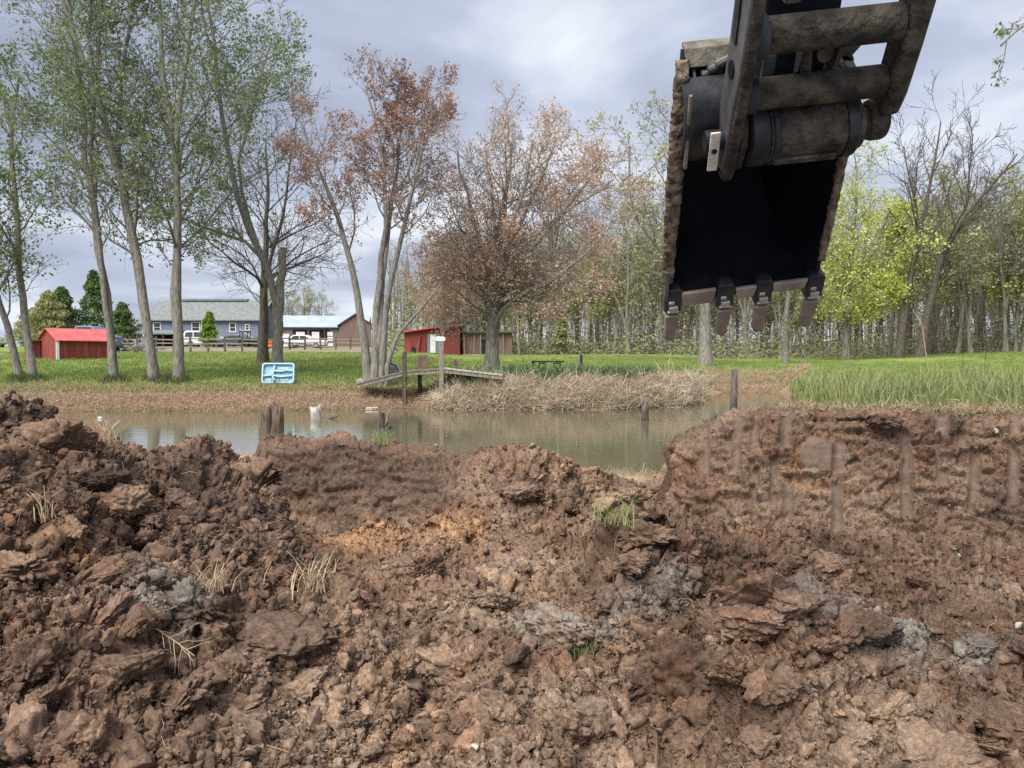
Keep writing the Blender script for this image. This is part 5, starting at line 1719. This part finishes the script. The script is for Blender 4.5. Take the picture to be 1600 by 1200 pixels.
GREYW = mat('bleached_wood', (0.27, 0.265, 0.26), (0.50, 0.49, 0.47), rough=.9, scale=5, stretch=(6, 6, 1), bump=.5)
CUTW = mat('cut_stump_wood', (0.06, 0.045, 0.034), (0.20, 0.155, 0.115), rough=.9, scale=4, stretch=(7, 7, .8), bump=.8)
water_post('pond_stump', 'thick brown stump of bundled split piles standing in the pond', 424, 15.9, .53, .095, [(-.10, 0, 1.2, 1, -.04), (.02, .05, .9, .97, 0), (.115, -.02, 1.15, 1.0, .05)], mt=CUTW, seed=1)
water_post('pond_stump', 'short bleached white stump standing in the pond', 493, 19.7, .28, .13, [(0, 0, 1, 1, -.05)], mt=GREYW, seed=2)
water_post('pond_post', 'short dark square topped post in the pond before the straw mound', 1008, 19.0, .43, .085, [(0, 0, 1, 1, 0)], seed=3, ragged=.02)
water_post('pond_post', 'tall slim leaning grey post behind the cut bank', 1145, 15.0, 1.27, .066, [(0, 0, 1, 1, .03)], seed=4, ragged=.02, mt=WOODD)
lg = thing('snag', 'dark broken snag with a pale forked branch in the pond', 'snag', ((595 - 800) / F * 16.8, 16.8, WATER_Z - .4))
V_, F_ = tubes(np.array([[[-.02, 0, 0], [0, 0, .35], [.0, 0, .58], [.02, 0, .74]]]), np.array([[.09, .085, .08, .06]]), 9)
link('snag_trunk', np_mesh('snag_trunk', V_, F_, True), WOODD, lg)
V_, F_ = tubes(np.array([[[.0, 0, .3], [.12, 0, .55], [.17, 0, .75], [.24, 0, .86]]]), np.array([[.03, .026, .02, .01]]), 7)
link('snag_branch', np_mesh('snag_branch', V_, F_, True), WOODG, lg)
V_, F_ = tubes(np.array([[[.0, 0, .4], [.1, .05, .5], [.16, .05, .48], [.2, 0, .42]]]), np.array([[.05, .05, .045, .03]]), 7)
link('snag_branch', np_mesh('snag_branch', V_, F_, True), WOODD, lg)
wp = thing('white_plank', 'white plank lying at the waterline left of the dock', 'plank', tuple(W(581, 637, 23.0) * [1, 1, 0] + [0, 0, WATER_Z + .03]))
MB().box((0, 0, .03), (.34, .05, .02), (0, 0, .12)).build('board', WHITE, wp)
MB().box((-.05, -.2, 0), (.2, .03, .02), (0, 0, .2)).build('slat', WHITE, wp)
fb = thing('white_bottle', 'small white bottle floating near the left heap', 'bottle', ((155 - 800) / F * 19.6, 19.6, WATER_Z))
fb.scale = (.6, .6, .6)
MB().cyl((-.08, 0, .03), (.05, 0, .03), .05, n=12).cyl((.05, 0, .03), (.09, 0, .035), .05, .02, n=12).build('bottle_body', WHITE, fb, .01)
MB().cyl((.09, 0, .035), (.12, 0, .035), .02, n=10).build('bottle_cap', BLUEP, fb)
dk = thing('floating_stick', 'dark knobbed stick floating right of the bleached stump', 'stick', ((522 - 800) / F * 19.6, 19.6, WATER_Z))
V_, F_ = tubes(np.array([[[-.14, 0, .01], [-.02, 0, .03], [.06, .02, .05], [.09, .02, .1]]]), np.array([[.015, .02, .025, .01]]), 7)
link('wood', np_mesh('wood', V_, F_, True), WOODD, dk)
# ================================================================== GRASS, REEDS, STRAW
def tuft(seed, n, h, w, bend, spread):
    """A tuft of curved tapering blades, unit height h."""
    r_ = np.random.default_rng(seed)
    V_, F_ = [], []
    for k in range(n):
        th = r_.uniform(0, 6.28); b_ = r_.normal(size=2) * spread
        hh = h * r_.uniform(.55, 1.1); bd = bend * r_.uniform(.3, 1.3) * hh
        dirv = np.array([math.cos(th), math.sin(th)]); sdv = np.array([-dirv[1], dirv[0]])
        k0 = len(V_)
        for i, t in enumerate((0, .4, .75, 1)):
            c = np.array([*(b_ + dirv * bd * t * t), hh * (t - .25 * bend * t * t)])
            ww = w * (1 - t) ** .6 * .5 if t < 1 else 0
            if t < 1:
                V_ += [c + [*(sdv * ww), 0], c - [*(sdv * ww), 0]]
            else:
                V_ += [c]
        F_ += [(k0, k0 + 1, k0 + 3, k0 + 2), (k0 + 2, k0 + 3, k0 + 5, k0 + 4)]
        F_ += [(k0 + 4, k0 + 5, k0 + 6)]
    me_ = bpy.data.meshes.new('tuft'); me_.from_pydata([tuple(v) for v in V_], [], F_)
    return me_


def field(name, x, y, z, smin, smax, protos, seed, tilt=.15):
    r_ = np.random.default_rng(seed)
    n = len(x)
    rot = np.stack([r_.normal(size=n) * tilt, r_.normal(size=n) * tilt, r_.uniform(0, 6.28, n)], 1)
    scatter(name, np.stack([x, y, z], 1), r_.uniform(smin, smax, n), rot, r_.integers(0, len(protos), n), protos)


def protos(material, seed, n, h, w, bend, spread, count=5):
    return [proto('tuft_shape', tuft(seed + i, n, h, w, bend, spread), material) for i in range(count)]


r = np.random.default_rng(55)
# tall grass on the cut bank
n = 9000
a = r.uniform(1222, 1900, n); dt = bank_top_depth(a)
dd = dt + .05 + np.abs(r.normal(size=n)) * 2.6
x = (a - 800) / F * dd
z = ground_z(x, dd)
hgt = np.where(dd - dt < .5, .45, 1.0)
ok = (z > 1.0)
x, dd, z, a = x[ok], dd[ok], z[ok], a[ok]
tall = sstep(-.2, .3, fbm(np.stack([x * 1.2, dd * 1.2, x * 0], 1), 2, 3)) * .6 + .4
near_edge = np.clip((dd - bank_top_depth(a)) / .9, .22, 1)
pr_ = protos(GRASS, 200, 16, .26, .011, .45, .05)
rr_ = np.random.default_rng(8)
scatter('tall_grass', np.stack([x, dd, z], 1), tall * near_edge * rr_.uniform(.45, .9, len(x)), np.stack([rr_.normal(size=len(x)) * .12, rr_.normal(size=len(x)) * .12, rr_.uniform(0, 6.28, len(x))], 1), rr_.integers(0, 5, len(x)), pr_)
# mixed weeds among the tall grass
m_ = rr_.random(len(x)) < .10
field('bank_weeds', x[m_], dd[m_], z[m_], .6, 1.35, protos(mat('weed_blade', (0.22, 0.26, 0.10), (0.42, 0.40, 0.20), rough=.7, scale=2, translucent=.3), 340, 7, .30, .008, .35, .06), 20)
# straw fringe along the rim of the cut bank
n = 420
a = r.uniform(1225, 1900, n); dd = bank_top_depth(a) + r.uniform(.0, .12, n); x = (a - 800) / F * dd
field('rim_straw', x, dd, np.full(n, 0) + np.where(ground_z(x, dd) > 1.0, ground_z(x, dd), 1.33), .4, 1.0, protos(STRAW, 330, 10, .10, .006, 1.2, .04), 19, .5)
# lawn
n = 26000
a = r.uniform(-100, 1700, n); s = r.random(n) ** 1.6 * 34 + 1.6
dd = np.interp(a, _far_a, _far_d) + s
dd = np.where(a > 1262, r.uniform(9, 60, n), dd)
x = (a - 800) / F * dd
ok = (dd < 60)
field('lawn_grass', x[ok], dd[ok], ground_z(x[ok], dd[ok]), .5, 1.2, protos(mat('lawn_blade', (0.16, 0.23, 0.06), (0.29, 0.34, 0.11), rough=.65, scale=.35, translucent=.3), 220, 12, .13, .022, .6, .14), 12, .1)
# dead grass and sedge along the water
n = 12000
a = r.uniform(-100, 700, n); s = np.abs(r.normal(size=n)) * 1.3 - .15
dd = np.interp(a, _far_a, _far_d) + s; x = (a - 800) / F * dd
field('dead_sedge', x, dd, ground_z(x, dd), .3, .95, protos(THATCH_RED, 240, 12, .20, .013, 1.1, .10), 13, .6)
n = 3500
a = r.uniform(1095, 1262, n); dd = 34.6 + r.random(n) ** 1.3 * 7; x = (a - 800) / F * dd
field('dead_sedge_beyond', x, dd, ground_z(x, dd), .4, 1.0, protos(THATCH_RED, 250, 12, .18, .02, 1.1, .12), 14, .6)
# straw mound: long drooping tussocks
n = 2300
a = r.uniform(690, 1092, n); s = r.random(n) * 2.0
dd = np.interp(a, _far_a, _far_d) + s; x = (a - 800) / F * dd
field('dead_grass_mound', x, dd, ground_z(x, dd) - .03, .5, 1.7, protos(THATCH, 260, 34, .22, .013, 1.9, .10), 15, .45)
# green bulbs' foliage on the mound
n = 800
a = np.concatenate([r.uniform(755, 1015, n - 80), r.uniform(715, 750, 80)]); s = 1.75 + r.random(n) * 1.0 + .25 * np.sin(a * .05) - .5 * (a < 752)
dd = np.interp(a, _far_a, _far_d) + s; x = (a - 800) / F * dd
field('bulb_foliage', x, dd, ground_z(x, dd), 1.2, 2.0, protos(GRASS2, 280, 22, .26, .016, .5, .09), 16, .1)
# weeds on the near shore, behind the ridge
n = 700
a = np.concatenate([r.uniform(400, 1045, n), r.uniform(150, 400, 120)]); dd = np.interp(a, _near_a, _near_d) - r.random(len(a)) * 1.2; x = (a - 800) / F * dd
field('shore_weeds', x, dd, ground_z(x, dd), .25, .6, protos(STRAW, 300, 9, .22, .006, .8, .05), 17, .3)
# tufts under the left trees
n = 500
c = r.choice([52, 32, 178, 242, 279, 434], n); a = c + r.normal(size=n) * 9; dd = 26.1 + r.normal(size=n) * .35; x = (a - 800) / F * dd
field('tree_foot_weeds', x, dd, ground_z(x, dd), .6, 1.3, protos(mat('rank_grass', (0.07, 0.11, 0.035), (0.17, 0.19, 0.08), rough=.7, scale=.6, translucent=.25), 320, 14, .28, .016, .5, .08), 18)

# ---------------------------------------------------------------- nearest earth surface points
_ey = EP


def earth_at(px, py):
    """Point of the earth surface that shows at a photograph pixel (nearest along the sight line)."""
    v = EP - EYE
    dep = v @ FW
    u = 800 + F * v[:, 0] / dep; w_ = 600 - F * (v @ UP) / dep
    m = (np.abs(u - px) < 5) & (np.abs(w_ - py) < 5) & (dep > 1)
    if not m.any():
        m = (np.abs(u - px) < 14) & (np.abs(w_ - py) < 14)
    k = np.where(m)[0]
    return EP[k[np.argmin(dep[k])]], EN[k[np.argmin(dep[k])]]


# grass sods thrown up with the soil
SODS = [(965, 822, .16, GRASS, 'fresh green grass sod on the edge of the slumped block'),
        (598, 690, .16, GRASS, 'green weed tuft on the ridge before the pond snag'),
        (488, 922, .17, STRAW, 'pale yellowing sod lying at the foot of the left heap'),
        (325, 925, .13, STRAW, 'small pale sod half buried in the left heap'),
        (66, 808, .15, STRAW, 'straw coloured sod hanging off a dark clod on the left heap'),
        (905, 1024, .10, GRASS, 'small green sprig in the middle of the pit floor'),
        (165, 688, .14, STRAW, 'dry olive tuft on the shoulder of the left heap')]
sodm = {}
for i, (sx, sy, sz, sm, lb) in enumerate(SODS):
    q, nq = earth_at(sx, sy)
    me_ = tuft(400 + i, 60, 1.0, .03, 1.0, .30)
    o = link('grass_sod', me_, sm); o.scale = (sz * 1.35,) * 3; o.location = tuple(q + nq * .01)
    tag(o, lb, 'grass')


def strand(points, r0):
    return tubes(np.array([points]), np.array([[r0 * (1 - .6 * i / (len(points) - 1)) for i in range(len(points))]]), 5)


# dry weed stalk with side twigs lying on the soil
q, nq = earth_at(255, 1010)
wd = thing('dry_weed', 'dry branched weed stalk lying across a clod on the left', 'weed', tuple(q))
rs = np.random.default_rng(31)
main = np.array([[-.16, .06, .12], [-.05, .01, .09], [.06, -.04, .05], [.16, -.08, .0]])
V_, F_ = strand(main, .0045)
link('stalk', np_mesh('stalk', V_, F_, True), STRAW, wd)
C_, R_2 = sprout(rs, np.array([main]), np.array([[.003] * 4]), 16, .05, .95, 55, .5, -.06, .2, 5, .8, .0013)
V_, F_ = tubes(C_, R_2, 4)
link('side_twigs', np_mesh('side_twigs', V_, F_, True), STRAW, wd)
# arching dry stems by the water
q = W(1000, 752, 7.9)
ws = thing('arching_stem', 'dry stems arching over beside the left edge of the cut bank', 'weed', tuple(q))
for k, (x1, z1, x2, z2) in enumerate(((.16, .16, .28, .02), (.10, .22, .26, .12), (-.05, .1, -.12, .02))):
    V_, F_ = strand([(0, 0, -.05), (x1 * .4, 0, z1 * .8), (x1, .02, z1), (x2, .03, z2)], .004)
    link('stem', np_mesh('stem', V_, F_, True), STRAW, ws)
# thin root hanging down the block
q, nq = earth_at(968, 830)
rt_ = thing('hanging_root', 'thin pale root hanging down the face of the slumped block', 'root', tuple(q - nq * 0 + np.array([-.03, -.09, 0])))
V_, F_ = strand([(.05, .06, .02), (.0, .0, -.05), (-.02, -.02, -.2), (-.01, -.03, -.42)], .006)
link('strand', np_mesh('strand', V_, F_, True), CUTW, rt_)
# tall thin bent reeds by the pond and in the field
for i, (p0, p1, p2, dd, lb) in enumerate((((1452, 548), (1440, 505), (1430, 490), 30, 'long pale bent reed arching in front of the wood'),
                                          ((1504, 590), (1505, 560), (1500, 545), 9.5, 'thin dark seed stalk in the bank grass'),
                                          ((1536, 580), (1540, 555), (1541, 540), 9.0, 'slim tall weed stalk in the bank grass beside the seed stalk'),
                                          ((872, 700), (871, 672), (870, 655), 9.6, 'pale dry reed stub at the near waterline'))):
    a_, b_, c_ = W(*p0, dd), W(*p1, dd), W(*p2, dd)
    gz = ground_point(a_[0], a_[1])
    base = np.array([a_[0], a_[1], min(a_[2], gz) - .02])
    t = thing('reed', lb, 'reed', tuple(base))
    V_, F_ = strand([(0, 0, 0), b_ - base, c_ - base, c_ - base + (c_ - b_) * .4 + [0, 0, -.02]], .004 if dd < 20 else .02)
    link('stalk', np_mesh('stalk', V_, F_, True), STRAW if i in (0, 3) else BARK_DARK, t)

# straw, rootlets and chaff mixed into the soil
r = np.random.default_rng(66)
n = 900
i = r.choice(len(EP), n, p=wgt)
SP_ = []
sm = []
for k in range(6):
    pts_ = np.cumsum(np.concatenate([[[0, 0, 0]], r.normal(size=(5, 3)) * .25 + [.3, 0, .05]]), 0)
    pts_ -= pts_.mean(0)
    V_, F_ = tubes(np.array([pts_]), np.array([[.018, .017, .016, .014, .012, .008]]), 4)
    sm.append(proto('straw_shape', np_mesh('straw', V_, F_, True), STRAW))
scatter('straw_litter', EP[i] + EN[i] * .02, r.uniform(.03, .10, n), np.stack([r.normal(size=n) * .4, r.normal(size=n) * .4, r.uniform(0, 6.28, n)], 1), r.integers(0, 6, n), sm)

# ================================================================== LARGE CLODS
big = [clod_mesh(500 + i, 5, 1.0) for i in range(9)]
CLODS = [  # px, py, half width px, mesh, squash, label
    (1062, 1035, 78, 7, .95, 'biggest smooth faced slab of brown clay beside a dark hollow'),
    (432, 985, 92, 1, .55, 'wide overhanging clod with a dark hollow under it'),
    (868, 968, 52, 2, .6, 'brown rounded clod beside the grey clay streak'),
    (685, 1040, 48, 3, 1.0, 'orange brown broken lump standing on the pit floor'),
    (92, 676, 62, 4, .62, 'dark crusted clod on the crest of the left heap'),
    (170, 890, 50, 5, .8, 'orange flecked clod in the lower left heap'),
    (205, 1030, 55, 6, .9, 'rounded tan clod under the dry weed stalk'),
    (610, 900, 0, 7, .8, ''),
    (940, 1115, 44, 8, .85, 'dark split clod near the bottom of the pit'),
    (870, 1105, 40, 2, .8, 'reddish crumbly clod beside the dark split clod'),
    (1240, 930, 56, 1, .7, 'grey white crusted clay clod heaped before the cut bank'),
    (1372, 978, 44, 4, .7, 'dark blue grey clay clod beyond the grey crusted one'),
    (1530, 995, 40, 5, .7, 'dark grey clay lump beside a white stone'),
    (365, 1100, 48, 3, .8, 'round domed brown clod at the bottom of the left slope'),
    (480, 1060, 44, 6, .8, 'domed clod right of the dark hollow'),
    (190, 775, 48, 8, .6, 'dark flat clod halfway up the left heap'),
    (225, 800, 44, 7, .55, 'smooth brown slab leaning on the flat dark clod'),
    (820, 758, 34, 5, .7, 'tan broken clod on the far ridge'),
    (1385, 650, 30, 6, .7, 'dark crumbly clod on the rim of the cut bank'),
    (1300, 880, 40, 0, .6, 'brown ledge clod sticking out of the cut bank foot'),
    (1010, 826, 46, 7, .55, 'dark shaded clod capping the slumped block'),
    (1170, 960, 50, 3, .7, 'crumbly brown clod between the slab and the grey clay'),
    (640, 880, 30, 2, .7, 'small tan clod on the orange floor'),
    (1180, 1150, 40, 4, .6, 'low brown clod beside a small dark hole'),
    (60, 1010, 44, 0, .7, 'shadowed brown clod low on the left heap edge'),
    (30, 880, 50, 3, .7, 'dark brown clod below the straw sod'),
    (962, 880, 26, 1, 1.1, 'dark upright clod at the edge of the slumped block'),
    (955, 930, 30, 4, .9, 'brown clod at the foot of the slumped block edge'),
    (990, 870, 34, 6, .9, 'rough brown lump in the face of the slumped block'),
    (1040, 905, 40, 8, .9, 'tan brown lump in the slumped block below its cap')]
for (cx_, cy_, hw_, mi, sq, lb) in CLODS:
    if not hw_:
        continue
    q, nq = earth_at(cx_, cy_ + hw_ * .25)
    dd = (q - EYE) @ FW
    s = hw_ / F * dd
    o = link('earth_clod', big[mi], None)
    o.location = tuple(q + nq * s * .12)
    o.scale = (s, s * .9, s * sq * 1.25)
    o.rotation_euler = (rw.uniform(-.25, .25), rw.uniform(-.2, .2), rw.uniform(-.5, .5))
    tag(o, lb, 'clod')

# more torn clods, alike within each area
rq = np.random.default_rng(12)
for (ax0, ax1, ay0, ay1, cnt, lb, grp) in ((-20, 380, 740, 1180, 34, 'torn brown clod among others on the left heap', 'torn clods of the left heap'),
                                           (500, 1000, 840, 1190, 16, 'loose angular clod among others on the pit floor', 'angular clods of the pit floor'),
                                           (1060, 1600, 900, 1190, 24, 'torn clod among others in the soil before the cut bank', 'torn clods before the cut bank'),
                                           (700, 1030, 730, 830, 9, 'small clod among others on the slope of the far ridge', 'clods of the far ridge slope')):
    for _ in range(cnt):
        cx_, cy_ = rq.uniform(ax0, ax1), rq.uniform(ay0, ay1)
        q, nq = earth_at(cx_, cy_)
        s = rq.uniform(.05, .13) * (1.5 if rq.random() < .2 else 1)
        o = link('earth_clod', big[rq.integers(0, 9)], None)
        o.location = tuple(q + nq * s * .05)
        o.scale = (s * rq.uniform(.8, 1.3), s, s * rq.uniform(.6, 1.0))
        o.rotation_euler = tuple(rq.uniform(-.7, .7, 2)) + (rq.uniform(0, 6.28),)
        tag(o, lb, 'clod', grp)

# pale stones and a leaf
PST = mat('pale_stone', (0.36, 0.33, 0.29), (0.52, 0.48, 0.43), rough=.8, scale=6)
stm = clod_mesh(801, 2, .5); stm.materials.clear(); stm.materials.append(PST)
for cx_, cy_, hw_, lb in ((132, 748, 9, 'white angular stone on the left heap'), (1208, 896, 5, 'small white pebble below the grey crusted clay'),
                          (1552, 674, 6, 'white stone in the upper cut bank face'), (1590, 980, 9, 'pale stone beside the dark grey clay lump'),
                          (1490, 1122, 10, 'pale flat flake of stone in the loose soil'), (748, 1168, 12, 'pinkish white stone at the bottom of the pit'),
                          (1500, 865, 5, 'tiny white stone at the foot of the cut bank'), (430, 1055, 6, 'tiny pale pebble beside the domed clod')):
    q, nq = earth_at(cx_, cy_)
    s = hw_ / F * ((q - EYE) @ FW)
    o = link('pale_stone', stm, None); o.location = tuple(q + nq * s * .5); o.scale = (s, s * .8, s * .7)
    o.rotation_euler = (rw.random() * 3, rw.random() * 3, rw.random() * 3)
    tag(o, lb, 'stone')
q, nq = earth_at(185, 1170)
lf = thing('dry_leaf', 'curled dry tan leaf lying at the bottom of the left heap', 'leaf', tuple(q + nq * .02))
V_ = np.array([(-.04, 0, .0), (-.015, .018, .012), (.02, .016, .004), (.05, 0, .01), (.02, -.016, .012), (-.015, -.018, .004), (0, 0, -.004)])
o = link('blade', np_mesh('blade', V_, np.array([(0, 1, 6), (1, 2, 6), (2, 3, 6), (3, 4, 6), (4, 5, 6), (5, 0, 6)])), STRAW, lf)
V_, F_ = strand([(-.04, 0, 0), (-.055, .003, .004), (-.07, .008, .002)], .0015)
link('leaf_stem', np_mesh('leaf_stem', V_, F_, True), STRAW, lf)
